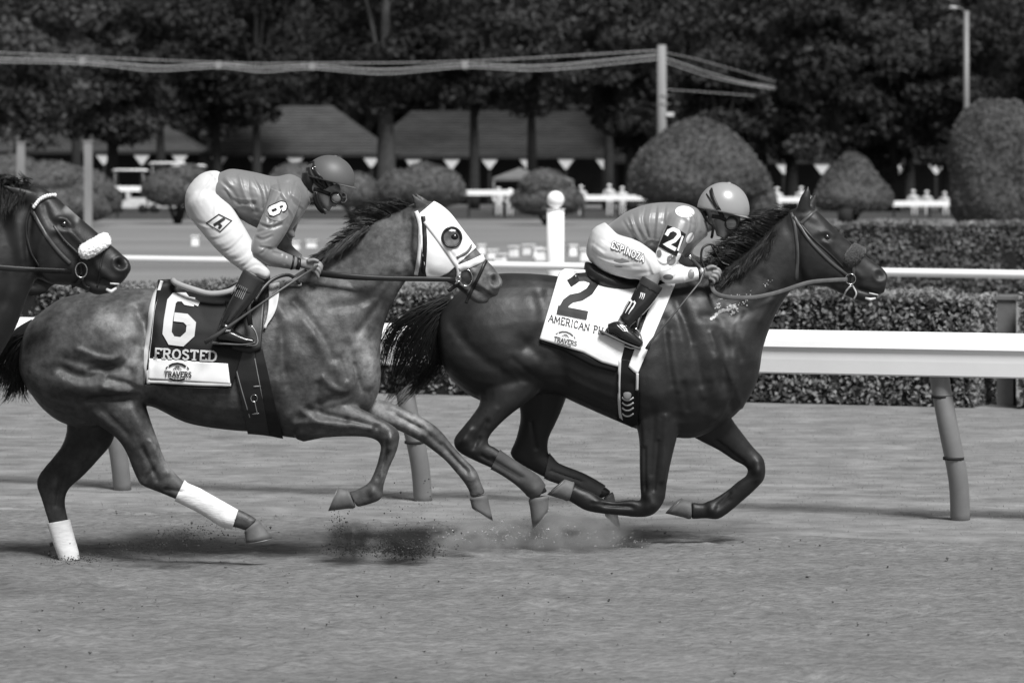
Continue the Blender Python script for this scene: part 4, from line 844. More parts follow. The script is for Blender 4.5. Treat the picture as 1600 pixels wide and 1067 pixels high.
# bridle
br = MB(); strip(br, [T2], [(1236, 332), (1243, 360), (1246, 400), (1245, 438)], 5, .004, D2-.1, smooth_curve=True); br2 = obj('bridle', br, M['brown'], h2, solid=.003)
strap('cheek_strap', [T2], [(1240, 338), (1262, 372), (1290, 402), (1316, 424), (1326, 432)], 5, .005, D2-.1, 'brown', br2)
strap('cheek_strap', [T2], [(1246, 345), (1270, 372), (1298, 398), (1318, 418)], 3, .004, D2-.1, 'leather', br2)
strap('browband', [T2], [(1250, 350), (1264, 338), (1276, 326)], 5, .005, D2-.1, 'brown', br2)
strap('noseband_strap', [T2], [(1326, 395), (1334, 418), (1330, 452)], 5, .005, D2-.08, 'brown', br2)
nb = MB(); loft(nb, circ([(1345, 384, 8, 8, 0), (1343, 388, 12, 14, -.035), (1330, 404, 12.5, 12, -.06), (1322, 414, 8, 7, -.065)]), D2, n=14); me = remesh(nb, .005, 2); V, N = vn(me); V += N*RNG.normal(0, .0018, (len(V), 1)); me.vertices.foreach_set('co', V.ravel()); obj('noseband', me, M['greywool'], br2)
ring('bit_ring', [T2], 1329, 436, 8.0, .0028, .012, D2, 'steel', br2)
strap('bit_strap', [T2], [(1330, 446), (1322, 455), (1316, 468)], 2.6, .012, D2-.06, 'trim', br2); strap('bit_strap', [T2], [(1332, 446), (1338, 458), (1334, 468)], 2.4, .012, D2-.06, 'trim', br2)
obj('rein', MB().tube(catmull(P([(1110, 436, -.13), (1116, 456, -.16), (1136, 464, -.19), (1175, 465, -.17), (1215, 457, -.13), (1262, 442, -.11), (1300, 438, -.1), (1324, 437, -.085)], D2), 5), .0115, 8, flat=(1, .28)), M['tan'], br2)
obj('rein', MB().tube(catmull(P([(1118, 436, .12), (1150, 440, .2), (1200, 440, .2), (1262, 436, .15), (1324, 437, .09)], D2), 5), .011, 8, flat=(1, .28)), M['tan'], br2)
obj('rein_loop', MB().tube(catmull(P([(1104, 426, -.1), (1096, 405, -.09), (1098, 388, -.08), (1110, 382, -.06), (1122, 390, -.05), (1124, 405, -.04), (1118, 418, -.05)], D2), 5), .006, 8), M['leather'], br2)
obj('rein_loop', MB().tube(catmull(P([(1112, 384, -.06), (1120, 398, -.05), (1128, 410, -.05), (1140, 415, -.06)], D2), 5), .005, 8), M['leather'], br2)
# foam marks, wraps, teeth
fm = MB(); r = np.random.default_rng(3)
for (x0_, y0_), (x1_, y1_), n_, wd_, sz in (((1112, 498), (1132, 482), 34, 1.6, 2.2), ((1128, 486), (1150, 478), 34, 4, 2.0), ((1138, 494), (1150, 486), 16, 2.5, 1.6), ((1118, 482), (1126, 474), 12, 2, 1.4), ((1150, 480), (1166, 472), 14, 3, 1.2), ((1120, 468), (1175, 458), 16, 3, 1.0), ((1196, 446), (1206, 436), 8, 3, 1.0)):
    for _ in range(n_):
        t_ = r.random(); cx, cy = x0_+(x1_-x0_)*t_+r.normal(0, wd_*.6), y0_+(y1_-y0_)*t_+r.normal(0, wd_*.6); s_ = sz*r.uniform(.4, 1.2)
        pts = [(cx, cy)]+[(cx+s_*r.uniform(.6, 1.3)*math.cos(a_), cy+s_*r.uniform(.5, 1.1)*math.sin(a_)) for a_ in np.linspace(0, 2*math.pi, 7, endpoint=False)]
        fm.add(drape([T2], pts, .002+r.uniform(0, .0015), D2-.2), [(0, 1+i, 1+(i+1) % 7) for i in range(7)])
obj('sweat_foam', fm, M['foam'], h2)
tt = MB(); tt.tube([pt(1352, 466, D2-.04), pt(1360, 468, D2-.045), pt(1368, 466, D2-.035)], [.006, .009, .005], 8); tt.tube([pt(1358, 458, D2-.045), pt(1372, 461, D2-.035)], .004, 8); obj('teeth', tt, M['tooth'], h2)
shell(me2, [(782, 700), (858, 748), (838, 784), (766, 734)], .005, 'leg_wrap', M['rubberboot'], h2, Dr=(D2-.25, D2-.08))
shell(me2, [(860, 700), (950, 752), (930, 786), (850, 748)], .005, 'leg_wrap', M['rubberboot'], h2, Dr=(D2+.08, D2+.25))

# ---------------------------------------------------------------- grey horse (number six)
D6 = F/310.
h6 = thing('racehorse', 'dappled grey racehorse with white hood and number 6 saddle cloth', 'horse', (pt(330, 0, D6)[0], D6, 0), 'racehorses galloping along the rail')
TOR6 = [(33, 540, 33, 585, 26), (44, 508, 44, 606, 52), (66, 486, 70, 640, 66), (97, 466, 102, 662, 76), (140, 456, 142, 668, 82), (190, 452, 190, 650, 80), (232, 450, 232, 634, 78), (290, 453, 290, 660, 80), (350, 457, 350, 671, 84), (410, 450, 412, 676, 80), (455, 438, 458, 684, 70), (500, 425, 502, 684, 64), (540, 420, 548, 662, 58), (568, 440, 574, 640, 46), (586, 500, 590, 618, 32), (593, 545, 595, 590, 18)]
NECK6 = [(455, 432, 548, 640, 56), (485, 414, 590, 590, 44), (520, 392, 595, 535, 34), (553, 368, 603, 500, 28), (585, 346, 618, 466, 26), (615, 331, 634, 440, 24), (640, 320, 646, 434, 22)]
HEAD6 = [(632, 324, 636, 430, 20), (652, 316, 644, 434, 25), (676, 315, 662, 436, 28), (700, 331, 684, 438, 27), (719, 355, 702, 440, 23), (737, 379, 722, 444, 19), (752, 398, 735, 450, 17), (768, 414, 750, 460, 16), (780, 430, 763, 466, 15.5), (786, 441, 777, 462, 11)]
JAW6 = [(700, 420, 698, 441, 14), (718, 430, 712, 448, 12), (735, 442, 728, 462, 11), (752, 455, 744, 474, 10), (766, 464, 761, 474, 7)]
NHL6 = [(60, 500, 228, 520, 44, -.05), (72, 570, 226, 585, 44, -.08), (100, 630, 228, 628, 34, -.11), (140, 655, 237, 660, 25, -.14), (180, 683, 247, 688, 19, -.15), (197, 707, 254, 708, 16, -.155), (208, 735, 264, 728, 14, -.16), (221, 757, 277, 742, 13.5, -.16), (246, 768, 289, 754, 11.5, -.16), (279, 782, 292, 757, 9.5, -.16), (318, 802, 332, 774, 9.5, -.16), (346, 820, 366, 792, 11.5, -.16), (368, 824, 386, 801, 10, -.16), (384, 829, 402, 811, 10, -.16)]
FHL6 = [(90, 600, 190, 610, 34, .08), (104, 660, 182, 668, 26, .12), (98, 692, 174, 694, 21, .14), (82, 715, 156, 716, 17, .15), (63, 738, 132, 742, 14, .16), (57, 756, 108, 764, 12.5, .165), (64, 778, 102, 784, 10.5, .165), (74, 810, 106, 808, 9.5, .165), (84, 842, 114, 840, 10, .165), (92, 864, 120, 862, 11.5, .165), (98, 880, 122, 876, 10, .165)]
NFL6 = [(450, 620, 560, 600, 38, -.06), (462, 686, 520, 615, 28, -.09), (505, 684, 545, 628, 19, -.12), (545, 682, 583, 647, 15, -.13), (578, 684, 610, 662, 13.5, -.13), (594, 694, 624, 676, 13.5, -.13), (592, 713, 621, 702, 11, -.13), (586, 733, 609, 730, 9, -.13), (577, 752, 600, 757, 9.5, -.13), (566, 760, 596, 779, 12, -.13), (555, 765, 573, 789, 9.5, -.13), (545, 768, 558, 792, 10, -.13)]
FFL6 = [(530, 590, 560, 655, 34, .05), (570, 614, 580, 660, 24, .1), (610, 629, 610, 668, 17, .12), (643, 643, 634, 678, 14, .13), (672, 659, 660, 692, 14, .13), (690, 674, 674, 702, 12, .13), (708, 696, 694, 718, 9.5, .13), (726, 716, 712, 738, 9.5, .13), (744, 734, 725, 754, 12, .13), (752, 754, 732, 766, 9.5, .13), (759, 770, 735, 777, 10, .13)]
EAR6a = circ([(664, 330, 12, 7, -.035), (656, 320, 9.5, 5, -.05), (650, 312, 6, 3.5, -.055), (643, 303, 1.5, 1.5, -.055)])
EAR6b = circ([(668, 326, 10, 7, .04), (660, 316, 8, 5, .05), (654, 309, 5, 3, .05), (649, 302, 1.5, 1.5, .05)])
S6 = [([(238, 735), (226, 752)], 3.5, -4.5), ([(222, 752)], 6, 4), ([(258, 765), (285, 768)], 3, -3.5), ([(246, 700), (258, 735)], 3, -4), ([(608, 686)], 7, 4), ([(606, 706), (590, 748)], 2.2, -4.5), ([(582, 768)], 6, 3.5), ([(666, 676)], 7, 4), ([(692, 694), (730, 738)], 2.2, -4.5), ([(738, 746)], 6, 3.5), ([(540, 655), (590, 668)], 3.5, -4), ([(620, 650), (655, 668)], 3, -4), ([(84, 756)], 8, 4), ([(95, 745), (88, 790)], 3, -4), ([(355, 812)], 6, 3),
      ([(188, 560), (170, 574), (140, 578)], 4, -6), ([(120, 545), (160, 560), (195, 560)], 5, 5), ([(170, 592), (205, 600), (222, 606)], 4, -6), ([(160, 604), (200, 610)], 4, 5), ([(228, 540), (236, 560), (240, 590)], 3, -5), ([(236, 530), (246, 556)], 3, 4), ([(505, 590), (520, 605), (545, 612)], 5, 6), ([(495, 600), (498, 640)], 6, -6), ([(530, 560), (540, 590)], 5, -6), ([(556, 570), (566, 610)], 4, -6), ([(470, 640), (500, 660), (540, 668)], 5, 5), ([(430, 470), (445, 500)], 8, 5),
      ([(210, 540), (200, 560), (180, 575), (130, 590), (95, 575)], 9, -11), ([(150, 500), (190, 530)], 28, 9), ([(215, 480), (222, 520), (215, 560)], 10, -8), ([(100, 560), (150, 572), (200, 578)], 7, -7), ([(90, 600), (160, 610), (215, 600)], 12, 7), ([(140, 625), (190, 620), (215, 615)], 6, -8), ([(215, 580), (218, 620)], 10, 8), ([(228, 500), (236, 560)], 9, -10), ([(160, 640), (200, 680)], 7, -6), ([(205, 640), (235, 700)], 9, 6), ([(235, 690), (262, 740)], 4, 5), ([(222, 700), (246, 750)], 4, -5),
      ([(460, 470), (500, 520), (520, 560)], 7, -8), ([(480, 500), (520, 560), (545, 600)], 14, 8), ([(440, 520), (445, 600)], 8, -6), ([(470, 560), (500, 600), (530, 610)], 20, 8), ([(545, 540), (560, 600)], 8, -6), ([(545, 612), (520, 622), (500, 632)], 5, -6), ([(576, 560), (578, 600)], 8, 6), ([(440, 600), (450, 650)], 12, 8), ([(460, 660), (520, 660), (580, 668)], 5, 5), ([(480, 640), (540, 655)], 5, -6), ([(505, 430), (560, 400), (600, 370), (625, 350)], 10, 5), ([(520, 480), (570, 470), (612, 430)], 8, -6), ([(560, 520), (596, 470), (622, 432)], 6, -5),
      ([(604, 690), (598, 740)], 3, -4), ([(650, 660), (730, 735)], 3, -3), ([(610, 640), (660, 672)], 4, -4), ([(610, 685), (608, 700)], 5, 4),
      ([(642, 345), (640, 400), (652, 428)], 4, -7), ([(680, 436), (664, 428), (654, 400), (662, 370)], 5, 4), ([(668, 390), (676, 415)], 15, 5), ([(700, 385), (740, 425)], 4, 5), ([(708, 371)], 6, -7), ([(702, 360), (714, 362), (720, 370)], 3.5, 5), ([(772, 438)], 5.5, -13), ([(765, 431), (773, 428), (781, 434), (782, 444), (773, 450), (766, 442), (765, 431)], 2.5, 5), ([(742, 450), (756, 456), (768, 466)], 2.2, -9), ([(715, 398), (735, 415)], 6, -4), ([(745, 440), (762, 452)], 4, 3)]
B6 = [([(640, 650), (670, 680)], 8, .5, .6), ([(600, 745), (575, 775)], 10, .6, .6), ([(250, 700), (245, 745)], 9, .35, .6), ([(300, 470), (300, 600)], 40, .7, .4), ([(250, 740), (285, 760)], 9, 1.6, .5), ([(530, 655), (590, 672)], 9, .5, .6), ([(490, 440), (520, 420), (560, 400)], 22, .7, .5), ([(570, 440), (600, 410)], 16, 1.5, .5), ([(70, 480), (60, 560), (100, 640)], 40, .75, .5), ([(150, 490), (110, 560)], 34, .55, .6), ([(165, 505), (200, 530), (216, 590)], 24, 2.8, .8), ([(210, 470), (225, 500)], 18, 1.6, .5), ([(218, 600), (238, 660), (262, 730)], 15, 2.4, .7), ([(120, 610), (180, 640)], 36, .3, .8), ([(170, 680), (220, 740), (270, 775)], 22, .32, .85), ([(120, 690), (70, 750)], 36, .4, .7), ([(60, 750), (100, 800), (110, 870)], 44, .28, .85), ([(110, 690)], 30, .6, .6), ([(240, 645), (320, 655), (400, 670), (470, 690)], 34, .3, .85), ([(250, 600), (330, 630)], 30, .6, .6),  # belly blobs: shade under the barrel painted into the coat tone
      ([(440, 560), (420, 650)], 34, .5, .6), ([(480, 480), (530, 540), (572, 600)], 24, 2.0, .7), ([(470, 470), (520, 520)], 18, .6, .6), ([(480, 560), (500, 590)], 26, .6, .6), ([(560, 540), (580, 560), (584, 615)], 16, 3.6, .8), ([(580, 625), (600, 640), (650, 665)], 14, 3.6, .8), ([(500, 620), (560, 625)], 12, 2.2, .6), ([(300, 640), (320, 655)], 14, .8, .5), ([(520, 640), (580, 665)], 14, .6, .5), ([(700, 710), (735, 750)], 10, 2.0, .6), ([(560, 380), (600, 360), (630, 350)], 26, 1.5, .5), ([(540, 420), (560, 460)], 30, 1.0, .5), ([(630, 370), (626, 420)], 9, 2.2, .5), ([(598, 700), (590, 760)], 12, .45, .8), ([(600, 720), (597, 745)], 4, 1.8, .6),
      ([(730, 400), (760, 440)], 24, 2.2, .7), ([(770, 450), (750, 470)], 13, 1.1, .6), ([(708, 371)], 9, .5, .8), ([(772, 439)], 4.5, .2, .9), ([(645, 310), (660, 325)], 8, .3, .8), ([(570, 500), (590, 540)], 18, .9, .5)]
parts6 = [(TOR6, dict(n=28, k=4, egg=.12, e=.95)), (NECK6, dict(n=24, k=4, egg=.3)), (HEAD6, dict(n=24, k=4, e=.88)), (JAW6, dict(n=14)), (NHL6, dict(n=16)), (FHL6, dict(n=16)), (NFL6, dict(n=16)), (FFL6, dict(n=16)), (EAR6a, dict(n=10)), (EAR6b, dict(n=10))]
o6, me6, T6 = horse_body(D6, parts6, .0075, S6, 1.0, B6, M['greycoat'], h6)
hoof([(403, 811, 382, 829, 11, -.16), (426, 840, 384, 848, 14.5, -.16)], D6, h6)
hoof([(122, 875, 98, 878, 11, .165), (133, 888, 101, 891, 14, .165)], D6, h6)
hoof([(545, 765, 556, 793, 11, -.13), (529, 762, 514, 798, 14, -.13)], D6, h6)
hoof([(761, 772, 734, 778, 11, .13), (770, 812, 737, 792, 13.5, .13)], D6, h6)
tg = [P([(40, 520, 0), (14, 530, -.02), (-8, 560, -.02), (-20, 600, 0)], D6), P([(40, 535, -.02), (22, 560, -.04), (12, 590, -.03), (-4, 625, 0)], D6), P([(38, 550, -.02), (30, 575, -.05), (26, 600, -.03), (8, 628, 0)], D6), P([(40, 560, .02), (38, 585, -.02), (44, 605, 0), (60, 622, .02)], D6)]
obj('tail', strands(tg, 700, .0024, 71, spread=(.012, .02), seg=11, shrink=(.7, 1.0)), M['hair'], h6)
dock = MB(); loft(dock, circ([(56, 512, 15, 14), (34, 524, 14, 13), (16, 540, 11, 10), (2, 560, 6, 6)]), D6); obj('tail_dock', dock, M['hair'], h6)
mane([(642, 322), (628, 327), (612, 333), (596, 340), (580, 349)], [(612, 317, 0, 4), (590, 318, 0, 5), (566, 324, 0, 6), (546, 334, 0, 6), (536, 350, 0, 5)], 900, .0019, 72, D6, (0, -.02, 0), 'hair', h6, spread=(.006, .012))
mane([(584, 346), (566, 358), (545, 371), (525, 386), (505, 400), (490, 412)], [(545, 352, 0, 4), (532, 366, 0, 4), (515, 382, 0, 4), (500, 396, 0, 3), (482, 408, 0, 2), (466, 418, 0, 1)], 700, .0018, 74, D6, (-.01, -.03, -.01), 'greyhair', h6, spread=(.006, .010))
mane([(575, 354), (556, 366), (535, 380), (512, 396), (495, 408)], [(546, 384, 0, 2), (528, 398, 0, 2), (510, 410, 0, 2), (496, 420, 0, 2), (482, 424, 0, 2)], 420, .0017, 73, D6, (-.02, -.09, -.11), 'greyhair', h6, spread=(.006, .010))
# hood
hood = shell(me6, [(655, 334), (684, 310), (722, 348), (747, 384), (713, 415), (700, 426.5), (668, 441), (657, 380)], .004, 'hood', M['silkwhite'], h6, solid=.002); TH = bvh(hood.data)
HB = [TH, T6]
def cup(px, py, rp, D, parent):
    mb = MB(); L = [(px+rp*1.05*math.cos(t), py+rp*1.1*math.sin(t)) for t in np.linspace(0, 2*math.pi, 33)]
    c = drape(HB, L, .010, D-.1); mb.tube(c, .006, 8, closed=False); o = obj('blinker_cup', mb, M['leather'], parent)
    pts = [(px, py)]
    for q in (.5, 1): pts += [(px+q*rp*math.cos(t), py+q*rp*1.05*math.sin(t)) for t in np.linspace(0, 2*math.pi, 28, endpoint=False)]
    V = drape(HB, pts, .006, D-.1); n = 28
    obj('lining', MB().add(V, [(0, 1+i, 1+(i+1) % n) for i in range(n)]+[(1+i, 1+n+i, 1+n+(i+1) % n, 1+(i+1) % n) for i in range(n)]), M['greycoat2'], o)
M['greycoat2'] = mat('eyelid_skin', .075, .55, .3, var=.4, scale=60)
cup(706, 371, 14, D6, hood)
h_, n_, d_ = ray(HB, 710, 370); obj('eye', MB().sphere(tuple(np.array(h_)-np.array(d_)*.004), (.02, .016, .016), 16, 10), M['eye'], h6)
B = [T6]
br6 = strap('bridle', HB, [(650, 330), (656, 352), (655, 395), (650, 430)], 6, .005, D6-.1, 'bandage', h6)
M['wstrap'] = mat('white_strap', .7, .5, .4)
for o_ in (br6,): o_.data.materials[0] = M['wstrap']
strap('cheek_strap', HB, [(664, 346), (684, 372), (704, 400), (716, 420), (716, 436)], 6.5, .006, D6-.1, 'wstrap', br6)
strap('neck_strap', HB, [(661, 338), (664, 380), (661, 428)], 7, .004, D6-.1, 'leather', br6)
strap('noseband', HB, [(716, 420), (736, 412), (757, 402)], 11, .006, D6-.07, 'wstrap', br6)
strap('nose_strap', [T6], [(760, 406), (748, 432), (734, 460), (728, 474)], 5, .006, D6-.06, 'leather', br6)
strap('hood_hem', HB, [(714, 403), (730, 394), (738, 382)], 4, .005, D6-.07, 'inkgrey', br6)
strap('chin_strap', HB, [(716, 434), (712, 446), (700, 454)], 4, .008, D6-.06, 'wstrap', br6)
strap('chin_strap', [T6], [(700, 455), (716, 446), (730, 456)], 6, .012, D6-.06, 'leather', br6)
ring('bit_ring', [T6], 728, 434, 10, .0026, .012, D6, 'steel', br6, 1.3)
ring('bit_ring', [T6], 716, 436, 4, .004, .016, D6, 'steel', br6)
for dx, dy_ in ((0, -.15), (3, -.13)):
    obj('rein', MB().tube(catmull(P([(496, 425+dx, dy_), (540, 431+dx*.6, dy_-.02), (600, 435, dy_), (660, 436, -.13), (712, 437, -.1)], D6), 5), .0125, 8, flat=(1, .3)), M['leather'], br6)
obj('rein', MB().tube(catmull(P([(496, 425, .12), (560, 432, .16), (640, 436, .16), (716, 436, .1)], D6), 5), .0105, 8, flat=(1, .3)), M['leather'], br6)
obj('rein_end', MB().tube(catmull(P([(480, 424, -.14), (462, 436, -.2), (446, 446, -.22), (470, 446, -.22), (452, 430, -.18), (428, 436, -.2), (410, 452, -.24), (398, 470, -.27)], D6), 5), .009, 8, flat=(1, .3)), M['leather'], br6)
# cloth
cl6 = patch(B, [(247, 437), (266, 436), (290, 444), (330, 456), (380, 452), (412, 442)], [(226, 601), (258, 603), (300, 605), (330, 606), (355, 607), (362, 606)], 52, 44, .012, D6-.26, sm=12, wrinkle=.0022, seed=5)
# lower right corner of the dark cloth
c6 = obj('saddle_cloth', cl6, M['silkdark'], h6, solid=.003); TC = bvh(c6.data); NB = [TC, T6]
pan6 = obj('cloth_panel', patch(NB, [(233, 560), (270, 562), (320, 566), (356, 568)], [(231, 592), (262, 594), (310, 597), (360, 600)], 34, 12, .004, D6-.27, sm=1), M['silkwhite'], c6, solid=.0015)
strap('cloth_border', NB, [(251, 438), (238, 480), (232, 530), (229, 560), (230, 600)], 9, .005, D6-.27, 'trim', c6, .0015); strap('cloth_border', NB, [(226, 598), (258, 599), (310, 602), (361, 603)], 8, .0055, D6-.27, 'trim', c6, .0015)
mb = MB(); strip(mb, NB, [(304, 472), (292, 470), (287, 464), (274, 464), (268, 471), (263, 500), (261, 520), (268, 532), (284, 534), (297, 522), (299, 506), (290, 497), (272, 495)], 14, .011, D6-.27, step=2, sm=0)
strip(mb, NB, [(296, 468), (311, 475)], 8, .0125, D6-.27, step=2, sm=0); obj('number', mb, M['trim'], c6, smooth=False)
mb = MB(); text(mb, NB, 'FROSTED', (241, 559), (17.5, .9), (1, -14.5), 3.0, .009, D6-.27, serif=.2); obj('lettering', mb, M['trim'], c6, smooth=False)
mb = MB(); crest(mb, [bvh(pan6.data), TC], 277, 581, .95, (1, .03), (.03, -1), D6-.275, 1)
for o_ in (obj('crest_print', mb, M['ink'], c6, smooth=False),):
    o_.data.transform(Matrix.Translation((0, -.003, 0)))
pd = MB(); pd.tube(catmull(P([(270, 438, -.06), (276, 443, -.12), (298, 451, -.17), (328, 459, -.19), (356, 456, -.2), (372, 448, -.18)], D6), 4), .015, 12, flat=(1, .9)); obj('saddle_pad', pd, M['canvas2'] if 'canvas2' in M else M['trim2'] if 'trim2' in M else mat('pad_foam', .3, .6, .3, var=.08, scale=10), h6)
sd6 = MB(); loft(sd6, [(322, 460, 322, 470, 16), (345, 452, 345, 475, 30), (372, 440, 372, 475, 36), (405, 428, 405, 465, 32), (420, 420, 422, 445, 20)], D6, e=.8); obj('saddle', remesh(sd6, .008, 3), M['leather'], h6)
fl6 = patch(B, [(352, 470), (380, 452), (416, 448)], [(362, 545), (390, 552), (408, 545)], 16, 20, .022, D6-.27, sm=6); obj('saddle_flap', fl6, M['leather'], h6, solid=.004)
wf = patch(B, [(420, 444), (428, 441), (437, 444)], [(411, 513), (412, 515), (414, 514)], 8, 22, .016, D6-.2, sm=3)
V = wf.V[0].reshape(22, 8, 3).copy()
for j in range(22):
    f = j/21; y = 443+70*f; xl = 419+3*math.sin(f*2.2)-8*f**2; xr = 437-2*f-24*f**3.2
    for i in range(8):
        x = xl+(max(xr, xl+.5)-xl)*i/7; V[j, i] = pt(x, y, V[j, i, 1])
wf.V[0] = V.reshape(-1, 3); obj('pad_flap', wf, mat('pale_pad', .55, .6, .3, var=.05, scale=8), h6, solid=.008)
g6 = shell(me6, [(358, 540), (396, 540), (424, 700), (392, 700)], .011, 'girth', M['leather'], h6, Dr=(D6-.5, D6+.5)); shell(me6, [(396, 545), (410, 545), (446, 700), (424, 700)], .009, 'girth', M['silkdark'], h6, Dr=(D6-.5, D6+.5), solid=.004)
TG6 = bvh(g6.data)
strap('girth_edging', [TG6, T6], [(361, 545), (375, 600), (388, 645), (397, 676)], 1.6, .004, D6-.26, 'grey', g6, .001); strap('girth_edging', [TG6, T6], [(398, 560), (408, 610), (424, 672)], 1.4, .006, D6-.26, 'grey', g6, .001)
ring('buckle', [TG6, T6], 397, 622, 5, .002, .008, D6, 'steel', g6, 1.1); strap('buckle_tongue', [TG6, T6], [(398, 628), (402, 645), (394, 647), (405, 646)], 1.3, .008, D6-.26, 'steel', g6, .001, smooth=False); strap('girth_keeper', [TG6, T6], [(396, 604), (411, 603)], 2, .008, D6-.26, 'grey', g6, .001)
# bandages
shell(me6, [(288, 750), (372, 797), (362, 828), (338, 822), (272, 784)], .007, 'bandage', M['bandage'], h6, Dr=(D6-.3, D6-.06), solid=.004)
shell(me6, [(72, 818), (110, 811), (128, 874), (88, 876)], .007, 'bandage', M['bandage'], h6, Dr=(D6+.02, D6+.3), solid=.004)

# ---------------------------------------------------------------- dark horse entering at the left
D3 = F/352.
h3 = thing('racehorse', 'dark bay racehorse at the left edge with white sheepskin noseband', 'horse', (pt(-260, 0, D3)[0], D3, 0), 'racehorses galloping along the rail')
HEAD3 = [(44, 290, 40, 425, 24), (66, 292, 58, 434, 29), (96, 315, 84, 444, 33), (122, 338, 110, 446, 30), (146, 358, 133, 442, 25), (168, 378, 154, 444, 21), (188, 395, 172, 448, 19), (202, 410, 185, 446, 18.5), (205, 420, 194, 438, 13)]
JAW3 = [(118, 425, 116, 447, 16), (138, 430, 134, 454, 14), (156, 440, 150, 461, 13), (172, 445, 166, 459, 11), (180, 448, 178, 456, 8)]
NECK3 = [(-205, 385, -100, 665, 66), (-150, 355, -62, 640, 58), (-95, 325, -22, 590, 48), (-42, 294, 22, 518, 38), (-8, 284, 40, 470, 32), (28, 286, 56, 436, 28), (48, 292, 62, 425, 24)]
k3 = 352/298.; mv = lambda S: [((s[0]-1160)*k3-92, (s[1]-HZ)*k3+HZ-10, (s[2]-1160)*k3-92, (s[3]-HZ)*k3+HZ-10)+tuple([s[4]*k3]+list(s[5:])) for s in S]
EAR3a = circ([(58, 312, 12, 8, -.04), (42, 306, 11, 6, -.06), (22, 298, 7, 4, -.07), (4, 290, 2, 2, -.07)]); EAR3b = circ([(52, 304, 11, 8, .03), (46, 294, 8, 5, .05), (40, 285, 5, 3, .05), (36, 275, 1.5, 1.5, .05)])
S3 = [([(70, 320), (76, 340), (84, 352)], 5, -5), ([(92, 342), (102, 344), (110, 352)], 4, 6), ([(99, 351)], 6, -6), ([(96, 362), (108, 362)], 3, 3), ([(112, 365), (140, 395), (155, 420)], 5, 6), ([(88, 370), (110, 395), (125, 420)], 5, -5), ([(48, 330), (42, 390), (50, 425)], 6, -8), ([(72, 360), (66, 400), (80, 430)], 16, 5), ([(85, 440), (68, 425), (62, 395), (70, 370)], 5, 4), ([(187, 412)], 6.5, -15), ([(178, 407), (188, 402), (198, 408), (198, 418), (188, 423), (179, 416), (178, 407)], 3, 6), ([(160, 438), (176, 444), (192, 446)], 2.6, -9), ([(160, 425), (176, 436)], 6, 4), ([(0, 330), (20, 400), (10, 470)], 12, -6), ([(20, 340), (34, 400)], 12, 5)]
B3 = [([(187, 412)], 5.5, .15, .95), ([(100, 352)], 9, .3, .8), ([(150, 375), (190, 410)], 18, 1.5, .6), ([(15, 350), (20, 380)], 14, 1.8, .5), ([(170, 450), (188, 445)], 8, 1.8, .5), ([(102, 324), (112, 332), (126, 345)], 3.5, 16, .85)]
parts3 = [(HEAD3, dict(n=26, k=4, e=.88)), (JAW3, dict(n=14)), (NECK3, dict(n=24, k=4, egg=.3)), (EAR3a, dict(n=10)), (EAR3b, dict(n=10))]+[(mv(q), dict(n=22, k=4)) for q in (TOR2, NH2, FH2, NF2, FF2)]
o3, me3, T3 = horse_body(D3, parts3, .008, S3, .8, B3, M['bay'], h3)
eyeball(100, 351, .019, T3, D3, h3)
mane([(44, 290), (20, 286), (-8, 284), (-30, 290)], [(24, 288, 0, 4), (4, 286, 0, 4), (-20, 282, 0, 4), (-50, 286, 0, 4)], 300, .0022, 82, D3, (0, -.03, 0), 'hair', h3, spread=(.01, .02)); mane([(46, 290), (30, 286), (0, 284), (-20, 290)], [(30, 320, 0, 0), (12, 345, 0, 0), (-6, 350, 0, 0), (-30, 350, 0, 0)], 300, .002, 83, D3, (0, -.1, -.13), 'hair', h3)
B = [T3]; br3 = strap('bridle', B, [(50, 318), (42, 350), (46, 390), (60, 418)], 4, .005, D3-.12, 'leather', h3)
strap('cheek_strap', B, [(48, 328), (70, 365), (92, 394), (110, 412)], 6, .005, D3-.12, 'brown', br3); strap('cheek_strap', B, [(84, 352), (100, 375), (122, 396)], 3, .004, D3-.12, 'brown', br3)
bb = MB(); Pb = resamp(catmull([(53, 323), (62, 312), (74, 306), (86, 305)], 4), 11); Q = drape(B, Pb, .008, D3-.12)
for q in Q: bb.sphere(q, (.0075, .006, .0095), 8, 6)
obj('browband', bb, M['wool'], br3); strap('browband_backing', B, [(52, 325), (62, 314), (74, 308), (87, 307)], 7, .004, D3-.12, 'leather', br3)
nb = MB(); loft(nb, circ([(172, 372, 6, 6, -.02), (166, 374, 12, 13, -.04), (150, 384, 13, 12, -.085), (132, 394, 12.5, 11, -.1), (124, 397, 7, 6, -.1)]), D3, n=14); me = remesh(nb, .005, 2); V, N = vn(me); V += N*RNG.normal(0, .002, (len(V), 1)); me.vertices.foreach_set('co', V.ravel()); obj('noseband', me, M['wool'], br3)
strap('noseband_strap', B, [(168, 382), (160, 402), (156, 424), (152, 448)], 3, .005, D3-.06, 'leather', br3); strap('noseband_strap', B, [(124, 404), (126, 420), (130, 440)], 5, .006, D3-.06, 'leather', br3)
ring('bit_ring', B, 127, 422, 9, .003, .014, D3, 'steel', br3, 1.3); strap('bit_strap', B, [(128, 434), (120, 444), (112, 448)], 5, .014, D3-.06, 'leather', br3); strap('bit_strap', B, [(128, 436), (132, 448), (140, 452)], 5, .014, D3-.06, 'leather', br3)
for k in (0, 1): obj('rein', MB().tube(catmull(P([(-140, 414+6*k, -.2), (-40, 416, -.2), (40, 421, -.17), (112, 424, -.12)], D3), 5), .012, 8, flat=(1, .3)), M['leather'], br3)
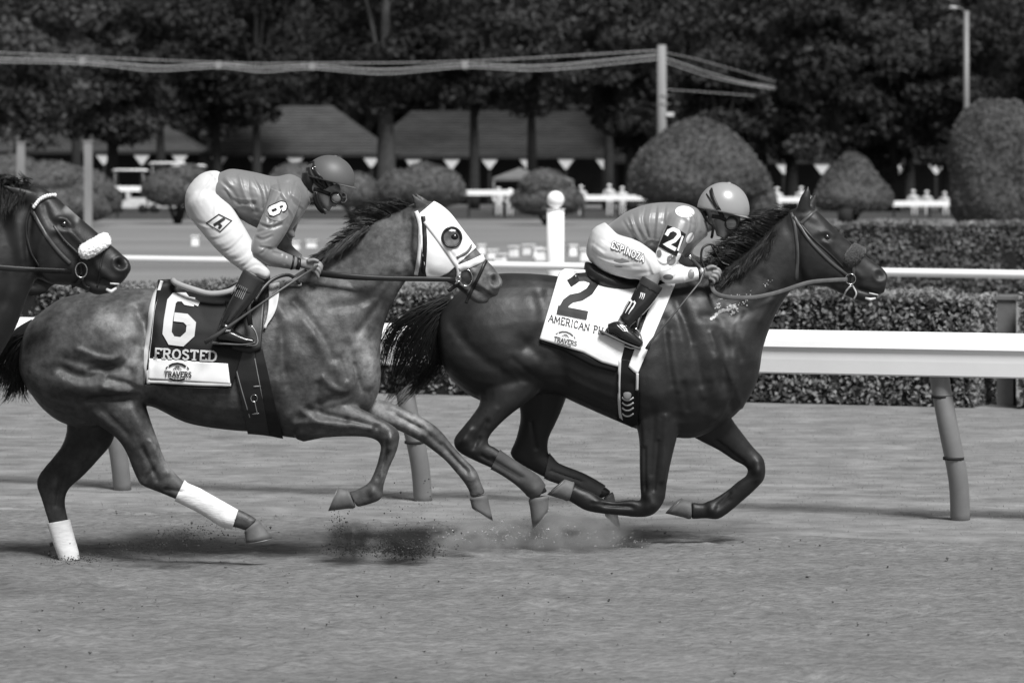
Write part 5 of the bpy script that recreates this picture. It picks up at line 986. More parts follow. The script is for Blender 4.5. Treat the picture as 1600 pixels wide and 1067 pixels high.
tt = MB(); tt.tube([pt(166, 452, D3-.055), pt(174, 456, D3-.055), pt(182, 450, D3-.05)], [.006, .01, .005], 8); tt.tube([pt(172, 443, D3-.055), pt(186, 444, D3-.045)], .004, 8); obj('teeth', tt, M['tooth'], h3)
# ---------------------------------------------------------------- muzzle of one more horse behind the left one
D4 = F/318.
h4 = thing('racehorse', 'dark horse of which only the muzzle shows under the left horse\'s jaw', 'horse', (pt(-200, 0, D4)[0], D4, 0), 'racehorses galloping along the rail')
dx, dy = -104, 2
sh = lambda S: [(s[0]+dx, s[1]+dy, s[2]+dx, s[3]+dy)+tuple(s[4:]) for s in S]
k4 = 318/298.; mv4 = lambda S: [((s[0]-1160)*k4-230, (s[1]-HZ)*k4+HZ-10, (s[2]-1160)*k4-230, (s[3]-HZ)*k4+HZ-10)+tuple([s[4]*k4]+list(s[5:])) for s in S]
o4, me4, T4 = horse_body(D4, [(sh(HEAD3), dict(n=20, k=3, e=.88)), (sh(JAW3), dict(n=12)), (sh(NECK3), dict(n=20, k=3)), (sh(EAR3a), dict(n=8))]+[(mv4(q), dict(n=18, k=3)) for q in (TOR2, NH2, FH2, NF2, FF2)], .011, [([(187+dx, 412+dy)], 6.5, -14), ([(160+dx, 438+dy), (176+dx, 444+dy), (192+dx, 446+dy)], 3, -8)], .8, [([(80, 440)], 12, 1.8, .6)], M['bay'], h4)
# ================================================================ RIDERS
M['skin'] = mat('skin', .30, .5, .4, var=.12, scale=25, bump=.15, bscale=120, bdist=.001)
M['skindark'] = mat('tanned_skin', .2, .5, .4, var=.12, scale=25, bump=.15, bscale=120, bdist=.001)
M['silkgrey'] = mat('grey_silk', .175, .38, .5, var=.06, scale=5, bump=.5, bscale=10, bdist=.008, sheen=.15)
M['silkgrey2'] = mat('grey_satin', .16, .4, .5, var=.06, scale=5, bump=.5, bscale=10, bdist=.008, sheen=.15)
M['breech'] = mat('white_breeches', .52, .6, .3, var=.05, scale=6, bump=.4, bscale=11, bdist=.006)
M['bootm'] = mat('black_boot', .010, .2, .6, bump=.2, bscale=14, bdist=.004, var=.2, scale=30, coat=.3)
M['sock'] = mat('boot_cuff', .022, .75, .3, bump=.3, bscale=90, bdist=.001)
M['helm1'] = mat('matt_helmet', .085, .5, .4, var=.04, scale=10)
M['helm2'] = mat('satin_helmet', .26, .3, .5, coat=.25)
M['lens'] = mat('goggle_lens', .12, .06, .9, coat=.8)
M['dust'] = mat('dust', .42, .95, .1)
M['black'] = mat('black_rubber', .008, .5, .4)
def wrinkles(L, am=-3.5, sg=2.2):
    out = []; r = np.random.default_rng(len(L)*7+int(L[0][0][0]))
    for P in L:
        P = [(x+r.normal(0, 1.2), y+r.normal(0, 1.2)) for x, y in P]; k = r.uniform(.6, 1.3)
        out.append((P, sg*r.uniform(.8, 1.3), am*k)); d = np.array(P[-1], float)-np.array(P[0]); n = np.array((d[1], -d[0]))/(np.hypot(*d)+1e-6)*r.uniform(3, 5)*r.choice((-1, 1))
        out.append(([tuple(np.array(p)+n*(.5+.5*i)) for i, p in enumerate(P)], sg*.7, -am*.6*k))
    return out
def garment(name, D, parts, m, parent, voxel=.006, smooth=3, strokes=(), solid=0):
    mb = MB()
    for S, kw in parts: loft(mb, S, D, **kw)
    me = remesh(mb, voxel, smooth); sculpt(me, strokes); return obj(name, me, m, parent), me
def fist(D, palm, fingers, thumb, r=2.75):
    """hand: palm chain plus four bent fingers and a thumb, all px chains (x,y,r,w,dy)"""
    out = [(circ(palm), dict(n=12))]
    for f in fingers: out.append((circ([(x, y, r*k, r*k, dy) for (x, y, dy), k in zip(f, (1.1, 1.05, .95, .8))]), dict(n=8, k=3)))
    out.append((circ([(x, y, r*1.15*k, r*1.15*k, dy) for (x, y, dy), k in zip(thumb, (1.15, 1, .8))]), dict(n=8, k=3)))
    return out
def rider(D, label, cx, spec):
    t = thing('person', label, 'person', (pt(cx, 0, D)[0], D, 1.0)); return t
def helmet(D, cx, cy, a, up, half, tilt, m, parent, peak=9, y0=0.0):
    ct, st = math.cos(tilt), math.sin(tilt); c = pt(cx, cy, D+y0); s = D/F; fx = np.array((ct, 0, -st)); uz = np.array((st, 0, ct)); ay = np.array((0, 1, 0.))
    n, k = 40, 16; V = []
    for i in range(k+1):
        ph = math.pi/2*i/k*1.12-.12*math.pi/2
        for j in range(n):
            th = 2*math.pi*j/n; V.append(c+s*(fx*a*math.cos(th)*math.cos(ph)+ay*half*math.sin(th)*math.cos(ph)+uz*up*math.sin(ph)*(1 if ph > 0 else .55)))
    Fc = [(i*n+j, i*n+(j+1) % n, (i+1)*n+(j+1) % n, (i+1)*n+j) for i in range(k) for j in range(n)]
    dome = obj('helmet', MB().add(V, Fc), m, parent, solid=.004)
    V = []; nn = 25
    for q, (r1, dz) in enumerate(((.97, 1.0), (1.0, -1.2), (1.0, -2.0))):
        for j in range(nn):
            th = -1.25+2.5*j/(nn-1); ex = (0 if q == 0 else peak*math.cos(th*.9)**.8 if q == 1 else peak*.97*math.cos(th*.9)**.8)
            V.append(c+s*(fx*(a*r1*math.cos(th)+ex)+ay*(half*r1*math.sin(th))+uz*(-2.5+dz-(.10*ex))))
    Fc = [(j, j+1, nn+j+1, nn+j) for j in range(nn-1)]; obj('peak', MB().add(V, Fc), m, dome, solid=.003)
    btn = MB(); btn.sphere(c+s*uz*(up+.5), (.012, .012, .006), 10, 6); obj('button', btn, m, dome)
    for th0 in (1.9, 2.35, .8, -1.2):     # cap seams
        P_ = []
        for i in range(14):
            ph = math.pi/2*i/13; P_.append(c+s*1.004*(fx*a*math.cos(-th0)*math.cos(ph)+ay*half*math.sin(-th0)*math.cos(ph)+uz*up*math.sin(ph)))
        obj('seam', MB().tube(P_, .0012, 4), M['black'], dome)
    return dome
def goggles(D, B, cx, cy, r, parent, strap_pts, y_near):
    o = None; c = pt(cx, cy, y_near); s = D/F; mb = MB(); rr = r*s
    P_ = [c+np.array((rr*math.cos(a), -.004*math.cos(a), rr*.95*math.sin(a))) for a in np.linspace(0, 2*math.pi, 21)]
    mb.tube(P_, .0045, 8, closed=False)
    P2 = [p+np.array((-.003, .016, 0)) for p in P_]; mb.tube(P2, .005, 8, closed=False)
    o = obj('goggles', mb, M['black'], parent)
    obj('lens', MB().sphere(c+np.array((0, .006, 0)), (rr*.95, .011, rr*.9), 20, 12), M['lens'], o)
    cf = c+np.array((.03, .07, 0)); obj('lens', MB().sphere(cf, (rr*.7, .03, rr*.9), 16, 10), M['lens'], o)
    obj('nose_bridge', MB().tube([c+np.array((rr*.8, .005, -.003)), c+np.array((rr*1.5, .03, -.005)), cf], .005, 8), M['black'], o)
    strap('strap', B, strap_pts, 6, .004, D-.1, 'black', o)
    return o
# ---------------------------------------------------------------- rider on the grey horse
j6 = rider(D6, 'crouching rider in grey silks and dark cap on the grey horse, 6 on the sleeve', 420, None)
bod = [(circ([(335, 300, 22, 30), (365, 302, 28, 36), (400, 312, 34, 40), (440, 318, 34, 40), (462, 306, 24, 34), (478, 303, 14, 15), (490, 303, 12.5, 12), (500, 300, 13, 14)]), dict(n=20)),
       (circ([(496, 276, 13, 14), (498, 288, 19, 20), (504, 298, 19.5, 18), (509, 310, 15, 14), (511, 321, 9.5, 10), (510, 327, 5, 6)]), dict(n=20)),
       (circ([(520, 290, 10, 15), (524, 300, 9, 13), (525, 310, 8, 11), (521, 318, 6.5, 9)]), dict(n=16)),
       (circ([(529, 300, 2.5, 3), (534, 307, 2.6, 3), (535.5, 311.5, 3.2, 4), (531, 313, 2, 3)]), dict(n=8)),
       (circ([(524, 316.5, 2.8, 6), (528, 317.5, 1.8, 4)]), dict(n=8)), (circ([(521, 321, 2.8, 5), (525, 321.5, 1.7, 4)]), dict(n=8)), (circ([(512, 326, 4, 6), (516, 328, 3, 4)]), dict(n=8)),
       (circ([(494, 299, 3.6, 2.5, -.058), (494, 305, 2.6, 2.2, -.058)]), dict(n=8)),
       (circ([(440, 300, 18, 18, -.14), (422, 350, 15, 15, -.19), (408, 393, 12, 12, -.22), (430, 404, 10, 10, -.2), (455, 410, 8, 8, -.17), (470, 412, 6.2, 7.5, -.145)]), dict(n=14)),
       (circ([(446, 310, 16, 16, .14), (440, 350, 13, 13, .19), (440, 384, 11, 11, .2), (455, 400, 8, 8, .16), (474, 410, 6.5, 7, .1), (488, 414, 8, 9, .08)]), dict(n=14)),
       (circ([(330, 320, 24, 24, -.08), (352, 362, 21, 21, -.14), (388, 408, 16, 16, -.2), (392, 430, 13, 14, -.22), (368, 480, 11, 12, -.27), (350, 518, 8, 9, -.29)]), dict(n=16)),
       (circ([(330, 320, 24, 24, .08), (352, 362, 21, 21, .14), (388, 408, 16, 16, .2), (392, 430, 13, 14, .22), (368, 480, 11, 12, .27), (350, 518, 8, 9, .29), (380, 530, 6, 8, .3)]), dict(n=16))]
bod += fist(D6, [(468, 411.5, 6.3, 7.5, -.145), (478, 412.5, 8.2, 6.5, -.145), (489, 415, 8.8, 6, -.14), (494, 417, 7, 5.5, -.138)],
            [[(491, 408.5, -.155), (500, 411.5, -.155), (503, 417.5, -.15), (498.5, 421, -.13)], [(490, 413, -.16), (499.5, 416, -.163), (502, 422, -.155), (497, 425, -.135)], [(489, 417.5, -.162), (497.5, 421, -.166), (499.5, 427, -.158), (494.5, 429, -.14)], [(487, 421, -.158), (494, 425, -.162), (497, 431.5, -.158), (497.5, 436, -.15)]],
            [(480, 408, -.165), (490, 406, -.17), (498, 408.5, -.168)])
mb = MB()
for S, kw in bod: loft(mb, S, D6, **kw)
me = remesh(mb, .0036, 2); sculpt(me, [([(517, 318.5), (527, 319)], 1.2, -2.5), ([(513, 301), (520, 311)], 4, -2), ([(515, 296), (526, 297)], 2, 3), ([(492, 301), (494, 305)], 1.5, -3)])
bj6 = obj('body', me, M['skindark'], j6)
SH6 = [([(331, 276, 345, 324, 38), (350, 267, 352, 332, 42), (365, 264, 368, 338, 44), (397, 269, 400, 356, 46), (429, 276, 440, 368, 48), (452, 272, 462, 352, 46), (466, 277, 474, 334, 30), (474, 283, 482, 322, 19), (480, 288, 486, 318, 15)], dict(n=28, e=.92)),
       (circ([(450, 287, 10, 14, -.09), (449, 293, 19, 20, -.1), (446, 303, 25, 24, -.12), (438, 330, 24, 22, -.16), (425, 358, 22.5, 20, -.19), (413, 380, 19.5, 18, -.21), (409, 393, 18, 17, -.22), (420, 400, 15.5, 15, -.21), (440, 406, 13, 12.5, -.19), (458, 411, 10.5, 10, -.165), (464, 412.5, 9.5, 9, -.158)]), dict(n=20)),
       (circ([(452, 310, 22, 22, .12), (446, 350, 19, 18, .19), (441, 380, 15, 15, .2), (452, 396, 12, 12, .17), (468, 406, 9, 9, .12)]), dict(n=18)),
       ([(436, 350, 452, 350, 20), (446, 366, 460, 362, 18), (452, 374, 462, 370, 10)], dict(n=12))]
wr6 = wrinkles([[(352, 300), (370, 315), (395, 320)], [(345, 285), (362, 300), (372, 318)], [(385, 275), (390, 300), (400, 330)], [(397, 275), (405, 300), (412, 325)], [(420, 280), (425, 305), (430, 322)], [(432, 282), (437, 300)], [(450, 285), (452, 305), (462, 318)], [(360, 330), (380, 325), (400, 330)]], -5, 2.6)+\
      wrinkles([[(430, 345), (420, 356), (402, 362)], [(425, 370), (412, 375), (400, 372)], [(415, 388), (408, 396)], [(428, 392), (440, 398)], [(440, 318), (452, 335), (450, 350)], [(462, 285), (456, 310), (470, 325)], [(448, 398), (446, 412)], [(405, 385), (420, 390)]], -5, 2.4)+wrinkles([[(375, 275), (382, 300), (392, 325)], [(410, 280), (417, 310)], [(355, 275), (360, 290)], [(440, 300), (446, 312)]], 5, 3.2)+wrinkles([[(398, 345), (420, 358), (440, 352)], [(412, 330), (420, 345)]], -7, 3)
sh6, ms6 = garment('shirt', D6, SH6, M['silkgrey2'], j6, .0055, 3, wr6); TS6 = bvh(ms6)
obj('collar', MB().tube([pt(468, 282, D6), pt(474, 300, D6-.05), pt(480, 320, D6)], .006, 6), M['silkgrey'], sh6)
BR6 = [(circ([(352, 291, 18, 30), (344, 292, 27, 37), (330, 298, 31, 42), (320, 310, 31, 44), (320, 324, 30, 42), (325, 338, 24, 34), (330, 348, 12, 20)]), dict(n=24)),
       (circ([(308, 296, 10, 18, -.06), (314, 308, 26, 32, -.06), (325, 324, 32, 34, -.065), (340, 345, 31, 27, -.11), (356, 367, 29, 25, -.15), (374, 390, 25, 22, -.18), (390, 408, 20, 20, -.2), (398, 420, 18, 18, -.21), (402, 428, 15, 15, -.21)]), dict(n=22)),
       (circ([(309, 300, 12, 14, .07), (314, 310, 26, 24, .07), (325, 324, 32, 28, .07), (340, 345, 30, 27, .11), (356, 367, 27, 25, .15), (374, 390, 24, 22, .18), (390, 408, 19, 20, .2), (398, 420, 16, 17, .21)]), dict(n=22)),
       (circ([(398, 414, 16, 17, -.2), (408, 424, 12.5, 15, -.21), (417, 431, 8, 12, -.21), (419, 434, 3, 6, -.21)]), dict(n=16)),
       ([(330, 268, 338, 274, 32), (336, 274, 346, 284, 36), (342, 285, 350, 300, 38)], dict(n=18))]
wb6 = wrinkles([[(335, 285), (322, 300), (315, 318)], [(344, 295), (335, 315), (330, 335)], [(300, 345), (320, 352), (340, 350)], [(320, 375), (345, 372), (372, 352)], [(340, 395), (362, 388), (382, 372)], [(355, 408), (375, 402), (392, 390)], [(368, 420), (385, 414), (398, 402)], [(385, 425), (400, 416), (412, 418)], [(330, 275), (322, 285), (308, 300)]], -2.6, 2.6)+wrinkles([[(330, 385), (355, 380), (378, 362)], [(348, 402), (370, 395), (388, 382)]], 2, 4)
br_6, mb6 = garment('breeches', D6, BR6, M['breech'], j6, .0055, 6, wb6); TB6 = bvh(mb6)
pp = [(322, 349), (342, 335), (362, 345), (344, 362), (322, 349)]
mb = MB(); strip(mb, [TB6], pp, 1.6, .004, D6-.2, step=2, sm=0, closed=False); strip(mb, [TB6], [(334, 352), (341, 348), (351, 341)], 4.5, .004, D6-.2, step=2, sm=0); strip(mb, [TB6], [(340, 348), (345, 353), (342, 357)], 4, .004, D6-.2, step=2, sm=0); obj('leg_print', mb, M['ink'], br_6, smooth=False)
# sleeve number
mb = MB(); n_ = 26; cx, cy = 431, 330; ring_ = lambda q: [(cx+q*(20*math.cos(t)*.93-15*math.sin(t)*.36), cy+q*(20*math.cos(t)*.36+15*math.sin(t)*.93)) for t in np.linspace(0, 2*math.pi, n_, endpoint=False)]
V = drape([TS6], [(cx, cy)]+ring_(.5)+ring_(1), .003, D6-.25); patch6 = obj('number_patch', MB().add(V, [(0, 1+i, 1+(i+1) % n_) for i in range(n_)]+[(1+i, 1+n_+i, 1+n_+(i+1) % n_, 1+(i+1) % n_) for i in range(n_)]), M['silkgrey'], sh6)
for th_, of_, m_, nm_ in ((9.0, .005, 'silkdark', 'number_outline'), (5.6, .0075, 'bright', 'number')):
    mb = MB(); text(mb, [TS6], '6', (418.5, 324), (11.5, 22.5), (22.5, -10), th_, of_, D6-.25, step=1.2); obj(nm_, mb, M[m_], patch6, smooth=False)
# wrist bands, boots
obj('wrist_band', MB().tube([pt(455, 410, D6-.165), pt(458, 410.5, D6-.163)], .037, 16), M['black'], j6); obj('wrist_band', MB().tube([pt(463, 412, D6-.16), pt(468, 412.5, D6-.155)], .031, 16), M['leather'], j6)
def boot(D, chain, foot, m, parent, cuff, sole, strokes=()):
    parts = [(circ(chain), dict(n=18)), (circ(foot), dict(n=16))]
    b, me = garment('boot', D, parts, m, parent, .005, 3, strokes)
    if cuff: g, _ = garment('boot_cuff', D, [(circ(cuff), dict(n=18))], M['sock'], b, .006, 2)
    if sole: mb = MB(); loft(mb, circ(sole), D, n=12); obj('sole', mb, M['tan'], b)
    return b, me
for sg in (-1, 1):
    q = lambda L: [(x, y, r_, w_, dy*-sg) for x, y, r_, w_, dy in L]
    b6, mbt6 = boot(D6, q([(398, 436, 17, 16, -.235), (389, 453, 17, 16, -.25), (376, 472, 16, 15, -.27), (364, 490, 14, 14, -.285), (355, 506, 12, 12, -.295), (350, 518, 10.5, 11, -.3)]),
         q([(341, 524, 9, 10, -.3), (352, 522, 11, 11, -.305), (366, 526, 9, 11, -.31), (382, 531, 6.5, 11, -.315), (397, 533, 4.5, 8, -.32)]), M['bootm'], j6,
         q([(398, 430, 19.5, 18, -.235), (392, 440, 19, 18, -.24), (384, 456, 18, 17, -.255)]), q([(332, 536, 2.2, 9, -.3), (352, 537, 2, 9, -.305), (380, 538, 2, 10, -.315), (399, 535, 1.8, 7, -.32)]), wrinkles([[(345, 505), (356, 510)], [(344, 512), (356, 517)]], -4, 2))
    if sg == 1: TBt = bvh(b6.children[0].data)
mb = MB()
for k in range(6): a = np.array((371+2.9*k, 442+1.4*k)); strip(mb, [bvh(mbt6), TBt], [tuple(a), tuple(a+np.array((-9, 16)))], 1.1, .006, D6-.3, step=2, sm=0)
# (ribbed panel of the near boot)
TB0 = [bvh(c.data) for c in j6.children if c.name.startswith('boot')]+[bvh(g.data) for c in j6.children if c.name.startswith('boot') for g in c.children if g.name.startswith('boot_cuff')]
mb = MB()
for k in range(7): a = np.array((370+2.7*k, 443+1.3*k)); strip(mb, TB0, [tuple(a), tuple(a+np.array((-8, 17)))], 1.1, .004, D6-.3, step=2, sm=0)
nb6 = [c for c in j6.children if c.name.startswith('boot')][0]; obj('ribbing', mb, M['grey'], nb6)
for sg in (-1, 1): obj('stirrup_iron', MB().tube(catmull(P([(392, 508, sg*.31), (400, 520, sg*.315), (402, 537, sg*.32), (388, 539, sg*.32), (376, 538, sg*.315)], D6), 4), .0045, 8), M['steel'], h6)
obj('stirrup_leather', MB().tube(P([(392, 455, -.27), (388, 480, -.285), (391, 508, -.31)], D6), .013, 8, flat=(1, .25)), M['leather'], h6)
# head gear
hm6 = helmet(D6, 515, 280, 38.5, 36, 32, math.radians(14), M['helm1'], j6, peak=8)
BH = [bvh(hm6.data), bvh(me if False else bj6.data)]
hood_, mh6 = garment('head_scarf', D6, [(circ([(484, 270, 12, 18), (484, 282, 13, 20), (489, 292, 12, 17), (493, 302, 9, 14)]), dict(n=18)), (circ([(492, 306, 5, 5, -.055), (497, 320, 5.5, 5, -.05), (503, 330, 4, 6, -.03), (506, 333, 3, 8, 0)]), dict(n=10))], M['black'], j6, .005, 3)
strap('cap_band', BH, [(487, 252), (489, 262), (496, 274), (506, 287), (511, 294)], 7, .011, D6-.1, 'black', hm6); strap('cap_band', BH, [(481, 262), (484, 274), (494, 286), (506, 296)], 6, .011, D6-.1, 'black', hm6)
ring('eyelet', BH, 491, 263, 2.4, .0013, .012, D6, 'steel', hm6)
goggles(D6, BH, 526, 309.5, 8.5, j6, [(490, 296), (502, 299), (516, 304)], D6-.058)
obj('jaw_strap', MB().tube(catmull(P([(494, 300, -.068), (497, 316, -.062), (504, 329, -.04), (508, 333, 0)], D6), 4), .008, 8), M['black'], hm6)
obj('ear_cup', MB().sphere(pt(493, 301, D6-.068), (.008, .004, .016), 10, 8), M['skin'], bj6) if False else None
obj('whip', MB().tube(P([(498, 414, -.165), (470, 432, -.24), (440, 452, -.31), (400, 480, -.355), (344, 520, -.36), (320, 536, -.36)], D6), [.006, .006, .006, .005, .009, .013], 8, flat=(1, .6)), M['brown'], origin=tuple(pt(480, 424, D6-.19)))
tag(bpy.data.objects['whip'], 'riding whip in the left rider\'s hand pointing back past the boot', 'whip')
# ---------------------------------------------------------------- rider on the leading horse
j2 = rider(D2, 'crouching rider in shiny grey silks with white spotted sleeves on the leading bay horse', 1030, None)
bod = [(circ([(955, 372, 20, 30), (990, 360, 26, 36), (1030, 360, 34, 40), (1066, 360, 30, 38), (1090, 356, 16, 22), (1104, 350, 13, 14), (1114, 344, 14, 14)]), dict(n=20)),
       (circ([(1118, 312, 16, 17), (1120, 325, 21, 21), (1126, 337, 21, 20), (1130, 350, 18, 17), (1130, 362, 13, 12), (1127, 371, 8, 8)]), dict(n=20)),
       (circ([(1140, 330, 12, 15), (1146, 342, 11, 14), (1147, 354, 9, 12), (1142, 364, 7, 9)]), dict(n=16)),
       (circ([(1152, 344, 2.6, 3), (1158, 352, 2.8, 3), (1159, 356, 3.3, 4), (1154, 358, 2, 3)]), dict(n=8)),
       (circ([(1146, 362, 3, 6), (1150, 362.5, 1.8, 4)]), dict(n=8)), (circ([(1142, 367, 3, 5), (1146, 367.5, 1.8, 4)]), dict(n=8)), (circ([(1128, 371, 5, 7), (1134, 374, 3.4, 5)]), dict(n=8)),
       (circ([(1114, 331, 4.5, 2.6, -.063), (1115, 339, 4, 2.4, -.063), (1113, 345, 2.4, 2.2, -.062)]), dict(n=8)),
       (circ([(1066, 350, 18, 18, -.14), (1050, 385, 15, 15, -.19), (1036, 420, 12, 12, -.2), (1062, 428, 10, 10, -.18), (1090, 427, 7.5, 7.5, -.15), (1098, 426, 6.5, 7.5, -.145)]), dict(n=14)),
       (circ([(1072, 350, 16, 16, .14), (1068, 385, 13, 13, .19), (1070, 405, 11, 11, .2), (1090, 412, 8, 8, .15), (1108, 418, 8, 9, .1)]), dict(n=14)),
       (circ([(948, 395, 26, 26, -.08), (985, 408, 22, 22, -.14), (1022, 420, 16, 16, -.2), (1016, 440, 13, 13, -.22), (990, 482, 11, 11, -.26), (970, 508, 8, 9, -.28)]), dict(n=16)),
       (circ([(948, 395, 26, 26, .08), (985, 408, 22, 22, .14), (1022, 420, 16, 16, .2), (1016, 440, 13, 13, .22), (990, 482, 11, 11, .26), (970, 508, 8, 9, .28)]), dict(n=16))]
bod += fist(D2, [(1094, 426.5, 6.5, 7.5, -.145), (1104, 426, 8.5, 6.8, -.145), (1114, 427, 9.2, 6, -.14), (1119, 428, 8, 5.5, -.138)],
            [[(1114, 420, -.155), (1123, 421, -.158), (1126, 427, -.15), (1121, 430, -.13)], [(1113, 425, -.162), (1122, 426.5, -.165), (1124, 432.5, -.158), (1119, 435, -.135)], [(1111, 430, -.164), (1119, 432.5, -.167), (1120.5, 438, -.16), (1115, 439.5, -.14)], [(1108, 434, -.16), (1114.5, 437.5, -.163), (1115, 442.5, -.158), (1110, 443, -.14)]],
            [(1104, 420, -.165), (1112, 416.5, -.168), (1120, 418, -.166)])
mb = MB()
for S, kw in bod: loft(mb, S, D2, **kw)
me = remesh(mb, .0038, 2); sculpt(me, [([(1138, 364.5), (1150, 365)], 1.3, -2.5), ([(1134, 345), (1142, 357)], 4, -2), ([(1136, 340), (1150, 340)], 2, 3), ([(1114, 333), (1114, 340)], 1.6, -3)])
bj2 = obj('body', me, M['skindark'], j2)
SH2 = [([(950, 352, 962, 372, 30), (962, 343, 972, 378, 38), (985, 328, 988, 386, 44), (1017, 318, 1018, 400, 46), (1050, 316, 1050, 402, 48), (1074, 319, 1074, 396, 44), (1090, 326, 1092, 380, 28), (1097, 332, 1101, 372, 19), (1101, 338, 1106, 368, 16)], dict(n=28, e=.92)),
       (circ([(1070, 330, 10, 12, -.1), (1069, 336, 19, 18, -.11), (1066, 346, 24, 22, -.13), (1058, 366, 22, 20, -.165), (1051, 380, 20.5, 19, -.18), (1045, 394, 19.5, 18.5, -.19)]), dict(n=18)),
       ([(1058, 380, 1078, 380, 18), (1066, 396, 1082, 386, 16), (1070, 404, 1080, 400, 8)], dict(n=12))]
wr2 = wrinkles([[(975, 345), (985, 365), (1000, 385)], [(1010, 325), (1005, 345), (1012, 370)], [(1026, 325), (1024, 350), (1018, 375)], [(990, 335), (996, 355), (1010, 378)], [(1040, 320), (1038, 345)], [(1080, 330), (1082, 350), (1076, 370)], [(1000, 392), (1015, 380), (1030, 382)], [(1060, 322), (1070, 340), (1084, 352)]], -5.5, 2.8)+wrinkles([[(984, 340), (990, 360), (1004, 380)], [(1017, 322), (1014, 345), (1016, 375)], [(1000, 328), (1000, 348), (1008, 372)], [(1090, 335), (1094, 360)]], 5, 3.2)
sh2, ms2 = garment('shirt', D2, SH2, M['silkgrey'], j2, .0055, 3, wr2)
SL2 = [(circ([(1052, 380, 15, 15, -.18), (1047, 391, 19.3, 18.3, -.19), (1040, 406, 18, 17, -.2), (1037, 420, 18, 16, -.205), (1045, 428, 15.5, 15, -.2), (1062, 430, 13, 13, -.185), (1080, 428.5, 11, 11, -.165), (1092, 427, 9.5, 10, -.155)]), dict(n=20))]
sl2, msl2 = garment('sleeve', D2, SL2, M['silkwhite'], sh2, .0055, 3, wrinkles([[(1028, 390), (1045, 396), (1058, 390)], [(1024, 408), (1040, 412), (1052, 406)], [(1036, 420), (1050, 418)], [(1050, 436), (1058, 424)], [(1070, 422), (1072, 438)], [(1060, 350), (1042, 362)]], -5, 2.4)); TSL = bvh(msl2); TSH = bvh(ms2)
garment('sleeve', D2, [(circ([(1076, 360, 20, 20, .15), (1070, 385, 16, 16, .19), (1072, 404, 13, 13, .2), (1092, 412, 9.5, 10, .15)]), dict(n=18))], M['silkwhite'], sh2, .006, 3)
def disc(B, cx, cy, rx, ry, off, D, m, parent, name='spot', rot=0.0):
    n = 22; pts = [(cx, cy)]; c_, s_ = math.cos(rot), math.sin(rot)
    for q in (.5, 1): pts += [(cx+q*(rx*math.cos(t)*c_-ry*math.sin(t)*s_), cy+q*(rx*math.cos(t)*s_+ry*math.sin(t)*c_)) for t in np.linspace(0, 2*math.pi, n, endpoint=False)]
    V = drape(B, pts, off, D); return obj(name, MB().add(V, [(0, 1+i, 1+(i+1) % n) for i in range(n)]+[(1+i, 1+n+i, 1+n+(i+1) % n, 1+(i+1) % n) for i in range(n)]), M[m], parent)
disc([TSH], 1070, 331, 15, 9, .003, D2-.1, 'bright', sh2, rot=.12)
for cx, cy, rx, ry in ((1049, 406, 7, 8), (1044, 433, 8, 4.5), (1080, 428, 5, 8), (1030, 396, 4, 6)): disc([TSL], cx, cy, rx, ry, .003, D2-.2, 'silkgrey', sl2)
disc([TSL, TSH], 1078, 372, 5, 9, .004, D2-.15, 'bright', sh2, rot=.5)
a = patch([TSL, TSH], [(1043, 352), (1058, 357), (1072, 366)], [(1029, 385), (1044, 394), (1057, 401)], 16, 16, .004, D2-.2, sm=1); ab = obj('arm_band', a, M['silkdark'], sl2)
NBJ = [bvh(ab.data), TSL, TSH]; mb = MB(); strip(mb, NBJ, [(1041, 368), (1045, 361), (1052, 358), (1060, 362), (1061, 368), (1054, 376), (1041, 382), (1056, 390)], 6, .003, D2-.2, step=1.5, sm=0); obj('number', mb, M['bright'], ab, smooth=False)
mb = MB(); strip(mb, NBJ, [(1067, 369), (1059, 392)], 3, .004, D2-.2, step=1.5, sm=0); obj('number', mb, M['bright'], ab, smooth=False)
BRE2 = [(circ([(962, 364, 24, 36), (950, 376, 30, 42), (946, 390, 31, 44), (956, 400, 29, 38), (964, 408, 22, 30), (970, 413, 12, 18)]), dict(n=24)),
        (circ([(926, 384, 8, 16, -.06), (935, 387, 24, 32, -.06), (950, 392, 32, 36, -.06), (972, 400, 33, 32, -.09), (994, 408, 29, 24, -.15), (1012, 416, 24, 21, -.18), (1024, 422, 19, 19, -.2), (1030, 426, 14, 15, -.2)]), dict(n=22)),
        (circ([(930, 386, 12, 14, .07), (938, 388, 26, 24, .07), (950, 392, 32, 28, .07), (972, 400, 31, 27, .11), (994, 408, 27, 24, .15), (1012, 416, 22, 21, .18), (1024, 422, 17, 19, .2)]), dict(n=22))]
wb2 = wrinkles([[(958, 352), (962, 372), (975, 385)], [(930, 395), (950, 405), (985, 408)], [(935, 405), (960, 418), (1000, 418)], [(945, 418), (975, 428), (1010, 428)], [(940, 372), (955, 385), (968, 392)], [(1000, 395), (1012, 410), (1020, 430)], [(928, 380), (945, 392)]], -3, 2.6)
br_2, mbr2 = garment('breeches', D2, BRE2, M['breech'], j2, .0055, 7, wb2); TB2 = bvh(mbr2)
for nm_, th_, m_, of in (('lettering_outline', 3.6, 'inkgrey', .006), ('lettering', 1.5, 'bright', .009)):
    mb = MB(); text(mb, [TB2], 'ESPINOZA', (955, 387), np.array((9.0, 4.1))*.88, (2.5, -10), th_, of, D2-.2, step=1.5, gap=.16); obj(nm_, mb, M[m_], br_2, smooth=False)
obj('wrist_band', MB().tube([pt(1088, 427, D2-.155), pt(1091, 426.8, D2-.152)], .034, 16), M['black'], j2); obj('wrist_band', MB().tube([pt(1094, 426.5, D2-.15), pt(1097, 426.3, D2-.147)], .029, 16), M['breech'], j2)
